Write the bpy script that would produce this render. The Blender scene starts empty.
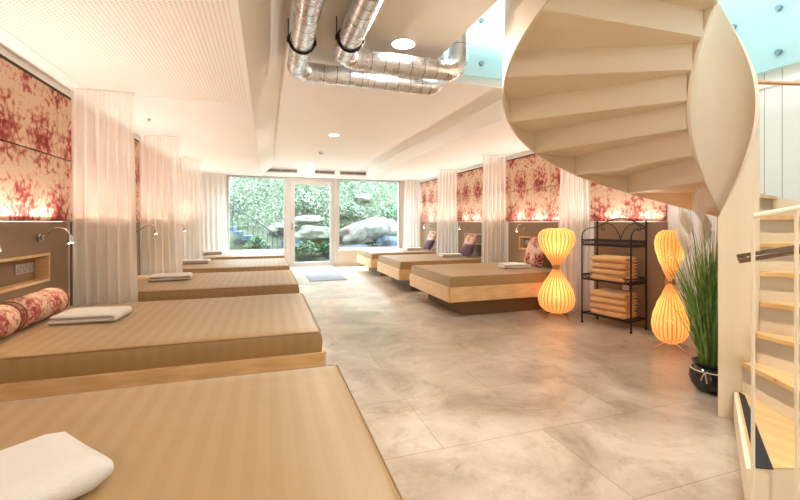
import bpy, bmesh, math, random
from mathutils import Vector, Matrix, noise
R = math.radians
PI = math.pi
rnd = random.Random(7)
scene = bpy.context.scene
COL = scene.collection

# ------------------------------------------------------------------ helpers
def lin(c):
    return tuple((x/12.92 if x <= .04045 else ((x+.055)/1.055)**2.4) for x in c)
def rgb(r, g, b): return lin((r/255, g/255, b/255)) + (1.0,)

def link(name, me, parent=None, loc=None):
    o = bpy.data.objects.new(name, me)
    COL.objects.link(o)
    if parent: o.parent = parent
    if loc is not None: o.location = loc
    return o

class MB:
    def __init__(s): s.bm = bmesh.new()
    def _pts(s, vs, faces):
        b = [s.bm.verts.new(v) for v in vs]
        for f in faces:
            try: s.bm.faces.new([b[i] for i in f])
            except ValueError: pass
        return b
    def box(s, x0, x1, y0, y1, z0, z1, bevel=0, seg=2):
        vs = [(x0,y0,z0),(x1,y0,z0),(x1,y1,z0),(x0,y1,z0),(x0,y0,z1),(x1,y0,z1),(x1,y1,z1),(x0,y1,z1)]
        fs = [(0,3,2,1),(4,5,6,7),(0,1,5,4),(1,2,6,5),(2,3,7,6),(3,0,4,7)]
        if bevel <= 0:
            s._pts(vs, fs); return s
        t = bmesh.new()
        b = [t.verts.new(v) for v in vs]
        for f in fs: t.faces.new([b[i] for i in f])
        bmesh.ops.bevel(t, geom=t.edges[:], offset=bevel, segments=seg, affect='EDGES', profile=.6)
        s.merge(t); return s
    def merge(s, t, M=None):
        m = {}
        for v in t.verts: m[v] = s.bm.verts.new(M @ v.co if M else v.co)
        for f in t.faces:
            try: s.bm.faces.new([m[v] for v in f.verts])
            except ValueError: pass
        t.free()
    def tube(s, pts, r, n=8, closed=False, cap=True):
        pts = [Vector(p) for p in pts]
        N = len(pts); rs = r if isinstance(r, (list, tuple)) else [r]*N
        rings = []; up = None
        for i, p in enumerate(pts):
            if closed: t = pts[(i+1) % N]-pts[i-1]
            else: t = pts[min(i+1, N-1)]-pts[max(i-1, 0)]
            t.normalize()
            if up is None:
                up = Vector((0,0,1)) if abs(t.z) < .9 else Vector((1,0,0))
            a = up - t*up.dot(t)
            if a.length < 1e-5: a = Vector((0,1,0)) - t*t.y
            a.normalize(); up = a; b = t.cross(a)
            rings.append([s.bm.verts.new(p+(a*math.cos(2*PI*k/n)+b*math.sin(2*PI*k/n))*rs[i]) for k in range(n)])
        M = N if closed else N-1
        for i in range(M):
            A, B = rings[i], rings[(i+1) % N]
            for k in range(n): s.bm.faces.new((A[k], A[(k+1) % n], B[(k+1) % n], B[k]))
        if cap and not closed:
            s.bm.faces.new(rings[0][::-1]); s.bm.faces.new(rings[-1])
        return s
    def lathe(s, prof, cx=0, cy=0, n=32, z0=0, sx=1, sy=1):
        rings = []
        for (r, z) in prof:
            rings.append([s.bm.verts.new((cx+r*sx*math.cos(2*PI*k/n), cy+r*sy*math.sin(2*PI*k/n), z0+z)) for k in range(n)])
        for A, B in zip(rings, rings[1:]):
            for k in range(n): s.bm.faces.new((A[k], A[(k+1) % n], B[(k+1) % n], B[k]))
        if prof[0][0] > 1e-4: s.bm.faces.new(rings[0][::-1])
        if prof[-1][0] > 1e-4: s.bm.faces.new(rings[-1])
        return s
    def prism(s, poly, z0, z1):
        n = len(poly)
        b = [s.bm.verts.new((x, y, z0)) for x, y in poly]
        t = [s.bm.verts.new((x, y, z1)) for x, y in poly]
        s.bm.faces.new(b[::-1]); s.bm.faces.new(t)
        for i in range(n): s.bm.faces.new((b[i], b[(i+1) % n], t[(i+1) % n], t[i]))
        return s
    def build(s, name, mat, parent=None, loc=None, smooth=False, angle=40):
        bmesh.ops.recalc_face_normals(s.bm, faces=s.bm.faces[:])
        if smooth:
            for f in s.bm.faces: f.smooth = True
            for e in s.bm.edges:
                if len(e.link_faces) == 2:
                    try:
                        if e.calc_face_angle() > R(angle): e.smooth = False
                    except ValueError: pass
        me = bpy.data.meshes.new(name); s.bm.to_mesh(me); s.bm.free()
        me.materials.append(mat)
        return link(name, me, parent, loc)

def thing(name, label, cat, loc=(0,0,0), rz=0, group=None):
    o = bpy.data.objects.new(name, None); COL.objects.link(o)
    o.empty_display_size = .1
    o.location = loc; o.rotation_euler = (0,0,rz)
    o['label'] = label; o['category'] = cat
    if group: o['group'] = group
    return o
def tag(o, label, cat, group=None, kind=None):
    o['label'] = label; o['category'] = cat
    if group: o['group'] = group
    if kind: o['kind'] = kind
    return o
def struct(o, label=None):
    o['kind'] = 'structure'
    if label: o['label'] = label
    return o
def dup(root, loc, rz, label):
    r = root.copy(); COL.objects.link(r); r.location = loc; r.rotation_euler = (0,0,rz); r['label'] = label
    def kids(a, b):
        for ch in [q for q in allobj if q.parent == a]:
            c = ch.copy(); COL.objects.link(c); c.parent = b
            kids(ch, c)
    allobj = list(COL.objects)
    kids(root, r)
    return r

# ------------------------------------------------------------------ materials
def mat(name, col=(.8,.8,.8,1), rough=.5, metal=0, spec=.5, **kw):
    m = bpy.data.materials.new(name); m.use_nodes = True
    b = m.node_tree.nodes['Principled BSDF']
    b.inputs['Base Color'].default_value = col
    b.inputs['Roughness'].default_value = rough
    b.inputs['Metallic'].default_value = metal
    b.inputs['Specular IOR Level'].default_value = spec
    for k, v in kw.items(): b.inputs[k.replace('_', ' ')].default_value = v
    return m
def nt(m): return m.node_tree.nodes, m.node_tree.links, m.node_tree.nodes['Principled BSDF']
def coords(N, L, scale=(1,1,1), loc=(0,0,0), rot=(0,0,0)):
    tc = N.new('ShaderNodeTexCoord'); mp = N.new('ShaderNodeMapping')
    mp.inputs['Scale'].default_value = scale; mp.inputs['Location'].default_value = loc
    mp.inputs['Rotation'].default_value = rot
    L.new(tc.outputs['Object'], mp.inputs['Vector']); return mp.outputs['Vector']
def noise_n(N, L, vec, scale, detail=4, rough=.5, dist=0):
    n = N.new('ShaderNodeTexNoise'); n.inputs['Scale'].default_value = scale
    n.inputs['Detail'].default_value = detail; n.inputs['Roughness'].default_value = rough
    n.inputs['Distortion'].default_value = dist
    if vec is not None: L.new(vec, n.inputs['Vector'])
    return n
def ramp(N, L, fac, stops):
    r = N.new('ShaderNodeValToRGB'); L.new(fac, r.inputs['Fac'])
    e = r.color_ramp.elements
    while len(e) < len(stops): e.new(.5)
    for k, (p, c) in enumerate(stops): e[k].position = p; e[k].color = c if len(c) == 4 else c+(1,)
    return r.outputs['Color']
def mixc(N, L, fac, a, b, mode='MIX'):
    m = N.new('ShaderNodeMix'); m.data_type = 'RGBA'; m.blend_type = mode
    for i, v in ((0, fac), (6, a), (7, b)):
        if hasattr(v, 'is_linked') or hasattr(v, 'links'): L.new(v, m.inputs[i])
        else: m.inputs[i].default_value = v
    return m.outputs[2]
def math_n(N, L, op, a, b=None, c=None):
    m = N.new('ShaderNodeMath'); m.operation = op
    for i, v in enumerate((a, b, c)):
        if v is None: continue
        if hasattr(v, 'links'): L.new(v, m.inputs[i])
        else: m.inputs[i].default_value = v
    return m.outputs[0]
def bump(N, L, B, h, strength=.3, dist=.01):
    b = N.new('ShaderNodeBump'); b.inputs['Strength'].default_value = strength
    b.inputs['Distance'].default_value = dist
    L.new(h, b.inputs['Height']); L.new(b.outputs['Normal'], B.inputs['Normal'])

def m_plaster(name, col, rough=.75):
    m = mat(name, col, rough, spec=.2); N, L, B = nt(m)
    v = coords(N, L); n = noise_n(N, L, v, 60, 3)
    bump(N, L, B, n.outputs['Fac'], .06, .003)
    n2 = noise_n(N, L, v, .8, 2)
    c = mixc(N, L, n2.outputs['Fac'], col, tuple(x*.97 for x in col[:3])+(1,))
    L.new(c, B.inputs['Base Color']); return m
WHITE = m_plaster('white_plaster', rgb(252,250,247))
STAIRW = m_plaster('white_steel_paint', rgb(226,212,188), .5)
TRIM = mat('white_trim', rgb(240,236,232), .45)

def m_perf():
    m = mat('perforated_board', rgb(252,249,244), .8, spec=.1); N, L, B = nt(m)
    v = coords(N, L, (1/.026, 1/.026, 1))
    fr = N.new('ShaderNodeVectorMath'); fr.operation = 'FRACTION'; L.new(v, fr.inputs[0])
    sb = N.new('ShaderNodeVectorMath'); sb.operation = 'SUBTRACT'; L.new(fr.outputs[0], sb.inputs[0]); sb.inputs[1].default_value = (.5,.5,0)
    ml = N.new('ShaderNodeVectorMath'); ml.operation = 'MULTIPLY'; L.new(sb.outputs[0], ml.inputs[0]); ml.inputs[1].default_value = (1,1,0)
    ln = N.new('ShaderNodeVectorMath'); ln.operation = 'LENGTH'; L.new(ml.outputs[0], ln.inputs[0])
    f = math_n(N, L, 'LESS_THAN', ln.outputs['Value'], .2)
    L.new(mixc(N, L, f, rgb(252,249,244), rgb(204,186,168)), B.inputs['Base Color']); return m
PERF = m_perf()

def m_floor():
    m = mat('stone_tile', rough=.32, spec=.6); N, L, B = nt(m)
    v = coords(N, L, (1,1,1), (-1.446+1.2, -1.86+.59*20, 0))
    br = N.new('ShaderNodeTexBrick'); L.new(v, br.inputs['Vector'])
    br.inputs['Scale'].default_value = 1; br.inputs['Brick Width'].default_value = 1.2
    br.inputs['Row Height'].default_value = .59; br.inputs['Mortar Size'].default_value = .0028
    br.inputs['Mortar Smooth'].default_value = .2
    br.offset = .5; br.offset_frequency = 2
    br.inputs['Color1'].default_value = (1,1,1,1); br.inputs['Color2'].default_value = (.88,.88,.87,1)
    br.inputs['Mortar'].default_value = (.62,.6,.58,1)
    v2 = coords(N, L)
    a = noise_n(N, L, v2, 1.6, 6, .62, .8); b = noise_n(N, L, v2, 5, 8, .74, .4); c = noise_n(N, L, v2, 38, 4, .6)
    base = ramp(N, L, a.outputs['Fac'], [(.32, rgb(160,142,122)), (.5, rgb(192,176,156)), (.68, rgb(218,204,186))])
    st = ramp(N, L, b.outputs['Fac'], [(.38, (.76,.72,.68)), (.5, (1,1,1)), (.66, (1.03,1.02,1.01))])
    x = mixc(N, L, .75, base, st, 'MULTIPLY')
    sp = ramp(N, L, c.outputs['Fac'], [(.3, (.85,.83,.8)), (.45, (1,1,1))])
    x = mixc(N, L, .45, x, sp, 'MULTIPLY')
    x = mixc(N, L, 1.0, x, br.outputs['Color'], 'MULTIPLY')
    L.new(x, B.inputs['Base Color'])
    L.new(ramp(N, L, b.outputs['Fac'], [(.3, (.27,.27,.27)), (.7, (.31,.31,.31))]), B.inputs['Roughness'])
    bump(N, L, B, br.outputs['Fac'], -.25, .002); return m
FLOOR = m_floor()

def m_wood(name, c1, c2, scale=(1,9,9), rough=.45, knots=False):
    m = mat(name, c1, rough); N, L, B = nt(m)
    v = coords(N, L, scale)
    a = noise_n(N, L, v, 3, 6, .6, 1.2)
    w = N.new('ShaderNodeTexWave'); w.inputs['Scale'].default_value = 1.1; w.inputs['Distortion'].default_value = 5
    w.inputs['Detail'].default_value = 3; L.new(v, w.inputs['Vector'])
    f = math_n(N, L, 'MULTIPLY_ADD', w.outputs['Fac'], .15, math_n(N, L, 'MULTIPLY', a.outputs['Fac'], .85))
    c = ramp(N, L, f, [(.25, c2), (.7, c1)])
    if knots:
        vv = coords(N, L, (5,5,5)); vo = N.new('ShaderNodeTexVoronoi'); L.new(vv, vo.inputs['Vector']); vo.inputs['Scale'].default_value = 1
        k = ramp(N, L, vo.outputs['Distance'], [(.06, (.45,.27,.15)), (.14, (1,1,1))])
        c = mixc(N, L, .8, c, k, 'MULTIPLY')
    L.new(c, B.inputs['Base Color']); return m
PINE = m_wood('pale_pine', rgb(226,192,142), rgb(200,158,104))
PINE_Y = m_wood('pale_pine_foot', rgb(232,204,164), rgb(212,176,130), (9,1,9))
TREAD = m_wood('oiled_tread_wood', rgb(224,188,132), rgb(206,162,104), (3,1,3), .35, True)

def m_mattress():
    m = mat('tan_satin_stripe', rough=.5, spec=.45, Sheen_Weight=.15); N, L, B = nt(m)
    tc = N.new('ShaderNodeTexCoord'); sx = N.new('ShaderNodeSeparateXYZ'); L.new(tc.outputs['Object'], sx.inputs[0])
    s = math_n(N, L, 'SINE', math_n(N, L, 'MULTIPLY', sx.outputs['X'], 2*PI/.07))
    f = math_n(N, L, 'MULTIPLY_ADD', math_n(N, L, 'MAXIMUM', math_n(N, L, 'MINIMUM', math_n(N, L, 'MULTIPLY', s, 3), 1), -1), .5, .5)
    c = mixc(N, L, f, rgb(158,128,82), rgb(161,131,86))
    n = noise_n(N, L, coords(N, L), 3.2, 3, .5)
    L.new(c, B.inputs['Base Color'])
    L.new(math_n(N, L, 'MULTIPLY_ADD', f, -.05, .46), B.inputs['Roughness'])
    bump(N, L, B, n.outputs['Fac'], .35, .02); return m
MATT = m_mattress()
PIPING = mat('tan_piping', rgb(146,112,72), .6)

def m_towel(name, col):
    m = mat(name, col, .95, spec=.1, Sheen_Weight=.3); N, L, B = nt(m)
    n = noise_n(N, L, coords(N, L), 260, 3, .7); bump(N, L, B, n.outputs['Fac'], .5, .004)
    n2 = noise_n(N, L, coords(N, L), 14, 3)
    L.new(mixc(N, L, n2.outputs['Fac'], col, tuple(x*.93 for x in col[:3])+(1,)), B.inputs['Base Color']); return m
TOWEL = m_towel('white_terry', rgb(216,210,200))
TOWEL_T = m_towel('apricot_terry', rgb(220,172,116))

def m_floral(name, sc=1.0, axes='YZ', dark=False):
    """cream cloth with bouquets of red flowers"""
    m = mat(name, rough=.85, spec=.15); N, L, B = nt(m)
    tc = N.new('ShaderNodeTexCoord')
    v0 = tc.outputs['Object']
    wn = noise_n(N, L, v0, 5.5/sc, 4, .6)
    vm = N.new('ShaderNodeVectorMath'); vm.operation = 'MULTIPLY_ADD'
    L.new(wn.outputs['Color'], vm.inputs[0]); vm.inputs[1].default_value = (.16*sc,)*3; L.new(v0, vm.inputs[2])
    sx = N.new('ShaderNodeSeparateXYZ'); L.new(vm.outputs[0], sx.inputs[0])
    a = sx.outputs[axes[0]]; b = sx.outputs[axes[1]]
    a = math_n(N, L, 'MULTIPLY', a, 1/(.47*sc)); b = math_n(N, L, 'MULTIPLY', b, 1/(.525*sc))
    fl = math_n(N, L, 'FLOOR', b)
    a = math_n(N, L, 'ADD', a, math_n(N, L, 'MULTIPLY', fl, .5))
    fa = math_n(N, L, 'SUBTRACT', math_n(N, L, 'FRACT', a), .5)
    fb = math_n(N, L, 'SUBTRACT', math_n(N, L, 'FRACT', b), .5)
    d = math_n(N, L, 'SQRT', math_n(N, L, 'ADD', math_n(N, L, 'POWER', fa, 2), math_n(N, L, 'POWER', fb, 2)))
    blob = math_n(N, L, 'MULTIPLY_ADD', d, -1.3, .60)
    n1 = noise_n(N, L, v0, 17/sc, 6, .66, .8)
    vo = N.new('ShaderNodeTexVoronoi'); vo.inputs['Scale'].default_value = 21/sc; L.new(vm.outputs[0], vo.inputs['Vector'])
    f = math_n(N, L, 'ADD', blob, math_n(N, L, 'MULTIPLY', math_n(N, L, 'SUBTRACT', n1.outputs['Fac'], .5), 2.3))
    f = math_n(N, L, 'ADD', f, math_n(N, L, 'MULTIPLY', math_n(N, L, 'SUBTRACT', vo.outputs['Distance'], .42), .75))
    cream = rgb(214,186,160) if not dark else rgb(214,186,170)
    red = rgb(154,74,68) if not dark else rgb(128,40,46)
    dk = rgb(126,56,52) if not dark else rgb(70,34,52)
    c = ramp(N, L, f, [(.0, cream), (.2, rgb(206,160,138)), (.40, rgb(180,110,98)), (.62, red), (1.0, dk)])
    L.new(c, B.inputs['Base Color'])
    fb2 = noise_n(N, L, v0, 300, 2); bump(N, L, B, fb2.outputs['Fac'], .15, .002)
    return m
WALLP = m_floral('floral_wall_cloth')
BOLST = m_floral('floral_bolster_cloth', .55)
PILLOW = m_floral('floral_pillow_cloth', .6, 'YZ', True)
PILLOW_D = m_towel('plum_pillow_cloth', rgb(96,66,84))

def m_curtain():
    m = bpy.data.materials.new('sheer_voile'); m.use_nodes = True; N = m.node_tree.nodes; L = m.node_tree.links
    N.remove(N['Principled BSDF']); out = N['Material Output']
    d = N.new('ShaderNodeBsdfDiffuse'); d.inputs[0].default_value = rgb(250,246,240)
    t = N.new('ShaderNodeBsdfTranslucent'); t.inputs[0].default_value = rgb(250,246,240)
    tr = N.new('ShaderNodeBsdfTransparent')
    a = N.new('ShaderNodeMixShader'); a.inputs[0].default_value = .5; L.new(d.outputs[0], a.inputs[1]); L.new(t.outputs[0], a.inputs[2])
    lw = N.new('ShaderNodeLayerWeight'); lw.inputs[0].default_value = .35
    f = math_n(N, L, 'MULTIPLY_ADD', lw.outputs['Facing'], -.36, .46)
    b = N.new('ShaderNodeMixShader'); L.new(f, b.inputs[0]); L.new(a.outputs[0], b.inputs[1]); L.new(tr.outputs[0], b.inputs[2])
    L.new(b.outputs[0], out.inputs[0]); return m
VOILE = m_curtain()

HEADB = m_plaster('taupe_panel', rgb(142,118,94), .6)
PLINTH = mat('taupe_plinth', rgb(120,92,62), .6)
NICHE_IN = mat('niche_lining', rgb(140,112,84), .6)
CHROME = mat('brushed_chrome', rgb(200,198,196), .22, 1)
BLACK = mat('black_iron', rgb(38,30,28), .45, .6)
DARKGAP = mat('shadow_gap_paint', rgb(72,52,42), .7)
SOCKET = mat('socket_grey', rgb(170,164,158), .4)

def m_duct():
    m = mat('galvanised_steel', rgb(224,226,230), .26, 1); N, L, B = nt(m)
    n = noise_n(N, L, coords(N, L), 9, 4, .6)
    L.new(ramp(N, L, n.outputs['Fac'], [(.3, (.2,.2,.2)), (.7, (.36,.36,.36))]), B.inputs['Roughness'])
    return m
def m_ductr(ax):
    m = m_duct(); N, L, B = nt(m); tc = N.new('ShaderNodeTexCoord'); sx = N.new('ShaderNodeSeparateXYZ'); L.new(tc.outputs['Object'], sx.inputs[0])
    fr = math_n(N, L, 'FRACT', math_n(N, L, 'MULTIPLY', sx.outputs[ax], 1/.105)); g = math_n(N, L, 'LESS_THAN', fr, .05)
    L.new(mixc(N, L, g, rgb(214,214,216), rgb(120,116,116)), B.inputs['Base Color']); return m
DUCT = m_duct(); DUCT_Y = m_ductr('Y'); DUCT_X = m_ductr('X'); DUCT_Z = m_ductr('Z')
DUCTSEAM = mat('duct_seam', rgb(120,118,120), .4, .9)

def m_glass(name='clear_glass', tint=(.93,.98,1,1), gl=.06):
    m = bpy.data.materials.new(name); m.use_nodes = True; N = m.node_tree.nodes; L = m.node_tree.links
    N.remove(N['Principled BSDF']); out = N['Material Output']
    tr = N.new('ShaderNodeBsdfTransparent'); tr.inputs[0].default_value = tint
    g = N.new('ShaderNodeBsdfGlossy'); g.inputs['Roughness'].default_value = .02
    b = N.new('ShaderNodeMixShader'); b.inputs[0].default_value = gl
    L.new(tr.outputs[0], b.inputs[1]); L.new(g.outputs[0], b.inputs[2]); L.new(b.outputs[0], out.inputs[0]); return m
GLASS = m_glass()
def m_frost():
    m = bpy.data.materials.new('frosted_cyan_glass'); m.use_nodes = True; N = m.node_tree.nodes; L = m.node_tree.links
    N.remove(N['Principled BSDF']); out = N['Material Output']
    d = N.new('ShaderNodeBsdfDiffuse'); d.inputs[0].default_value = rgb(216,239,241)
    t = N.new('ShaderNodeBsdfTranslucent'); t.inputs[0].default_value = rgb(218,243,245)
    tr = N.new('ShaderNodeBsdfTransparent'); tr.inputs[0].default_value = rgb(222,244,244)
    g = N.new('ShaderNodeBsdfGlossy'); g.inputs['Roughness'].default_value = .1
    a = N.new('ShaderNodeMixShader'); a.inputs[0].default_value = .45; L.new(d.outputs[0], a.inputs[1]); L.new(t.outputs[0], a.inputs[2])
    b = N.new('ShaderNodeMixShader'); b.inputs[0].default_value = .3; L.new(a.outputs[0], b.inputs[1]); L.new(tr.outputs[0], b.inputs[2])
    c = N.new('ShaderNodeMixShader'); c.inputs[0].default_value = .05; L.new(b.outputs[0], c.inputs[1]); L.new(g.outputs[0], c.inputs[2])
    L.new(c.outputs[0], out.inputs[0]); return m
FROST = m_frost()

def m_emit(name, col, s):
    m = mat(name, (col[0]*.8, col[1]*.8, col[2]*.8, 1), .5); N, L, B = nt(m)
    B.inputs['Emission Color'].default_value = col; B.inputs['Emission Strength'].default_value = s; return m
WARM = (1.0, .66, .38)
LENS = m_emit('lit_lens', (1,.9,.76,1), 14)
LED = m_emit('led_strip', (1,.8,.62,1), 1.0)
BULB = m_emit('lit_bulb', (1,.78,.5,1), 14)

# ------------------------------------------------------------------ room shell
H = 1.15                      # eye height
XL, XR = -1.63, 3.93
ZL, ZC = 2.28, 2.50           # low and raised ceiling
YB, YF = -3.0, 10.4
XS = 4.08                     # wall beside the staircase
ZU = 2.89                     # upper floor
def sbox(name, x0, x1, y0, y1, z0, z1, m=None, label=None):
    return struct(MB().box(x0, x1, y0, y1, z0, z1).build(name, m or WHITE), label)
sbox('floor', XL-.3, XS+.2, YB-.2, YF+.12, -.12, 0, FLOOR)
sbox('wall_left', XL-.2, XL, YB-.2, YF+.3, 0, ZL+.7)
sbox('wall_right', XR, XS+.2, 2.95, YF+.3, 0, ZL+.7)
sbox('wall_stair', XS, XS+.2, YB-.2, 2.95, 0, 2.45)
sbox('wall_rear', XL-.2, XS+.2, YB-.2, YB, 0, ZU)
# low ceilings: left side with a perforated field, right side plain
YP = 4.13
cl = MB()
cl.box(XL, -.145, YP, YF, ZL, ZL+.06); cl.box(-.184, -.145, YB, YP, ZL-.004, ZL+.06); cl.box(XL, XL+.16, YB, YP, ZL, ZL+.06)
struct(cl.build('ceiling', WHITE))
struct(MB().box(XL+.16, -.184, YB, YP, ZL+.004, ZL+.06).build('ceiling_perforated_field', PERF))
sl = MB(); b = sl.bm
q = [b.verts.new(p) for p in ((-.145,YB,ZL),(.105,YB,ZC),(.105,YF-.2,ZC),(-.145,YF-.2,ZL),(-.145,YB,ZL+.08),(.105,YB,ZC+.08),(.105,YF-.2,ZC+.08),(-.145,YF-.2,ZL+.08))]
for f in ((0,1,2,3),(4,7,6,5),(0,4,5,1),(1,5,6,2),(2,6,7,3),(3,7,4,0)): b.faces.new([q[i] for i in f])
struct(sl.build('ceiling_slope', WHITE))
OX0, OY0, OY1 = 1.33, -.2, 3.5        # stairwell opening
cr = MB(); cr.box(2.44, XR, OY1, YF, ZL, ZC+.02)
struct(cr.build('ceiling_low_strip', WHITE))
cc = MB()
cc.box(.1, OX0, YB, OY1, ZC, ZU); cc.box(.1, 2.46, OY1, YF, ZC, ZU)
cc.box(OX0, XS+.2, YB, OY0, ZC, ZU); cc.box(2.46, XS+.2, OY1, YF, ZC+.02, ZU); cc.box(XL-.2, .1, YB, YF, ZC+.12, ZU)
struct(cc.build('ceiling_raised', WHITE))
# bulkhead above the windows
sbox('wall_bulkhead', -.145, 2.44, YF-.14, YF, ZL, ZC)
# ---- end wall with window openings
ZW0, ZW1 = .43, ZL-.005
WX0, WX1, WX2, WX3 = -.93, .475, 1.73, 3.43
ew = MB()
ew.box(XL-.2, WX0, YF, YF+.12, 0, ZL+.7); ew.box(WX3, XS+.2, YF, YF+.12, 0, ZL+.7)
ew.box(WX0, WX1-.06, YF, YF+.12, 0, ZW0); ew.box(WX2, WX3, YF, YF+.12, 0, ZW0)
ew.box(WX0, WX3, YF, YF+.12, ZW1, ZL+.7)
struct(ew.build('wall_end', m_plaster('warm_white_plaster', rgb(206,194,184))))
FRM = mat('window_frame_paint', rgb(188,182,180), .45)
def window(name, x0, x1, z0, z1, fw=.035):
    f = MB(); y0, y1 = YF+.01, YF+.08
    f.box(x0, x0+fw, y0, y1, z0, z1, .004); f.box(x1-fw, x1, y0, y1, z0, z1, .004)
    f.box(x0+fw, x1-fw, y0, y1, z0, z0+fw, .004); f.box(x0+fw, x1-fw, y0, y1, z1-fw, z1, .004)
    o = struct(f.build(name, FRM))
    MB().box(x0+fw-.005, x1-fw+.005, YF+.04, YF+.05, z0+fw-.005, z1-fw+.005).build('window_pane', GLASS, o)
    return o
w1 = window('window_1', WX0+.005, WX1-.065, ZW0+.005, ZW1-.005)
w2 = window('window_2', WX2+.005, WX3-.005, ZW0+.005, ZW1-.005)
for w, a, b_ in ((w1, WX0, WX1-.06), (w2, WX2, WX3)):
    MB().box(a+.01, b_-.01, YF-.03, YF+.012, ZW0-.03, ZW0+.004, .004).build('window_sill', TRIM, w)
dd = MB()      # door frame
dd.box(WX1-.055, WX1+.05, YF, YF+.1, 0, ZW1-.002, .005); dd.box(WX2-.12, WX2-.002, YF, YF+.1, 0, ZW1-.002, .005)
dd.box(WX1+.05, WX2-.12, YF, YF+.1, 2.2, ZW1-.002, .005)
door = struct(dd.build('door_1', FRM))
lf = MB(); a0, a1 = WX1+.055, WX2-.125
lf.box(a0, a0+.11, YF+.01, YF+.07, .015, 2.195, .005); lf.box(a1-.08, a1, YF+.01, YF+.07, .015, 2.195, .005)
lf.box(a0+.11, a1-.08, YF+.01, YF+.07, .015, .13, .005); lf.box(a0+.11, a1-.08, YF+.01, YF+.07, 2.09, 2.195, .005)
lf.build('door_leaf', FRM, door)
MB().box(a0+.1, a1-.07, YF+.035, YF+.045, .125, 2.095).build('door_pane', GLASS, door)
h = MB(); h.box(a0+.03, a0+.07, YF-.002, YF+.012, .95, 1.15, .003); h.tube([(a0+.05, YF, 1.06), (a0+.05, YF-.05, 1.06), (a0+.17, YF-.05, 1.06)], .01, 10)
h.build('door_handle', CHROME, door, smooth=True)

# ---- vents in the bulkhead
VENT_D = mat('vent_dark', rgb(70,62,62), .7); VENT_F = mat('vent_frame', rgb(206,200,198), .5)
def vent(xc, label):
    t = thing('ceiling_vent', label, 'vent', (xc, YF-.141, 2.415), 0, 'slot vents in the bulkhead over the windows')
    W = .37
    f = MB(); f.box(-W-.02, W+.02, -.008, 0, -.055, -.03); f.box(-W-.02, W+.02, -.008, 0, .03, .055); f.box(-W-.02, -W, -.008, 0, -.03, .03); f.box(W, W+.02, -.008, 0, -.03, .03)
    f.build('vent_frame', VENT_F, t)
    MB().box(-W, W, -.003, 0, -.03, .03).build('vent_back', VENT_D, t)
    s_ = MB()
    for z in (-.012, .012): s_.box(-W, W, -.007, -.003, z-.002, z+.002)
    s_.box(-.004, .004, -.007, -.003, -.03, .03)
    s_.build('slat', VENT_F, t)
vent(.31, 'slot air vent above the garden window, beside the handrail outside')
vent(1.24, 'slot air vent above the glass door, partly behind the exit sign')
vent(2.14, 'slot air vent above the window facing the big boulder')

# ---- exit sign, detectors, downlights
EX = m_emit('exit_sign_face', (.7,1,.85,1), .7); EXG = m_emit('exit_sign_green', (.1,.75,.4,1), 1.0)
t = thing('exit_sign', 'small lit green and white exit sign hanging above the glass door', 'sign', (.96, YF-.35, 2.41))
MB().box(-.14, .14, -.02, .02, -.07, .07, .004).build('sign_box', EX, t)
g = MB()
g.box(-.11, .11, -.0215, -.0201, -.062, -.054); g.box(-.11, .11, -.0215, -.0201, .054, .062)
g.box(-.1, -.04, -.0215, -.0201, -.006, .006); 
v_ = [g.bm.verts.new(p) for p in ((-.045,-.0212,.022),(-.045,-.0212,-.022),(-.01,-.0212,0))]; g.bm.faces.new(v_)
g.box(.04, .048, -.0215, -.0201, -.04, .04); g.box(.09, .098, -.0215, -.0201, -.04, .04); g.box(.04, .098, -.0215, -.0201, .036, .042)
g.tube([(.068,-.021,.025), (.066,-.021,0), (.056,-.021,-.03)], .004, 6); g.tube([(.066,-.021,0), (.082,-.021,-.028)], .004, 6); g.tube([(.055,-.021,.012), (.08,-.021,.008)], .003, 6)
g.build('pictogram', EXG, t)
for x in (-.09, .09): MB().tube([(x,0,.065), (x,0,.09)], .004, 6).build('hanger', CHROME, t)
t = thing('smoke_detector', 'round white smoke detector on the raised ceiling near the exit sign', 'detector', (.97, 7.8, ZC))
MB().lathe([(.05,0),(.052,-.012),(.046,-.03),(.03,-.04),(0.0001,-.042)], n=24).build('detector_body', TRIM, t, smooth=True)
MB().lathe([(.036,-.0375),(.036,-.04),(.026,-.0435),(.026,-.041)], n=24).build('sensor_ring', VENT_D, t, smooth=True)
t = thing('sprinkler', 'tiny chrome sprinkler head in the low ceiling beside the curtains', 'sprinkler', (-1.24, 5.03, ZL+.002))
MB().lathe([(.022,0),(.02,-.006),(.006,-.008),(.006,-.02),(.016,-.022),(.014,-.026),(.0001,-.026)], n=16).build('sprinkler_head', CHROME, t, smooth=True)

def light(kind, name, loc, energy, col=WARM, size=.1, rot=(0,0,0), sy=None, spread=None, **kw):
    l = bpy.data.lights.new(name, kind); l.energy = energy; l.color = col
    if kind == 'AREA':
        l.size = size
        if sy is not None: l.shape = 'RECTANGLE'; l.size_y = sy
        if spread: l.spread = spread
    elif kind in ('POINT', 'SPOT'): l.shadow_soft_size = size
    for k, v in kw.items(): setattr(l, k, v)
    o = bpy.data.objects.new(name, l); COL.objects.link(o); o.location = loc; o.rotation_euler = rot
    return o
def downlight(x, y, z, label, r=.065, e=14):
    t = thing('downlight', label, 'ceiling light', (x, y, z), 0, 'round recessed ceiling downlights')
    MB().lathe([(r,-.001),(r+.012,-.001),(r+.012,-.007),(r,-.009),(r,-.001)], n=32).build('trim_ring', TRIM, t, smooth=True)
    MB().lathe([(r,-.002),(r,-.006),(.0001,-.007)], n=32).build('lens', LENS, t, smooth=True)
    light('AREA', 'downlight_lamp', (x, y, z-.012), e, (1,.94,.86), r*2, shape='DISK')
downlight(.97, 2.86, ZC, 'large round lit downlight beside the metal ducts', .085, 34)
downlight(.97, 6.2, ZC, 'round lit downlight halfway down the raised ceiling', .075, 26)
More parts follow.
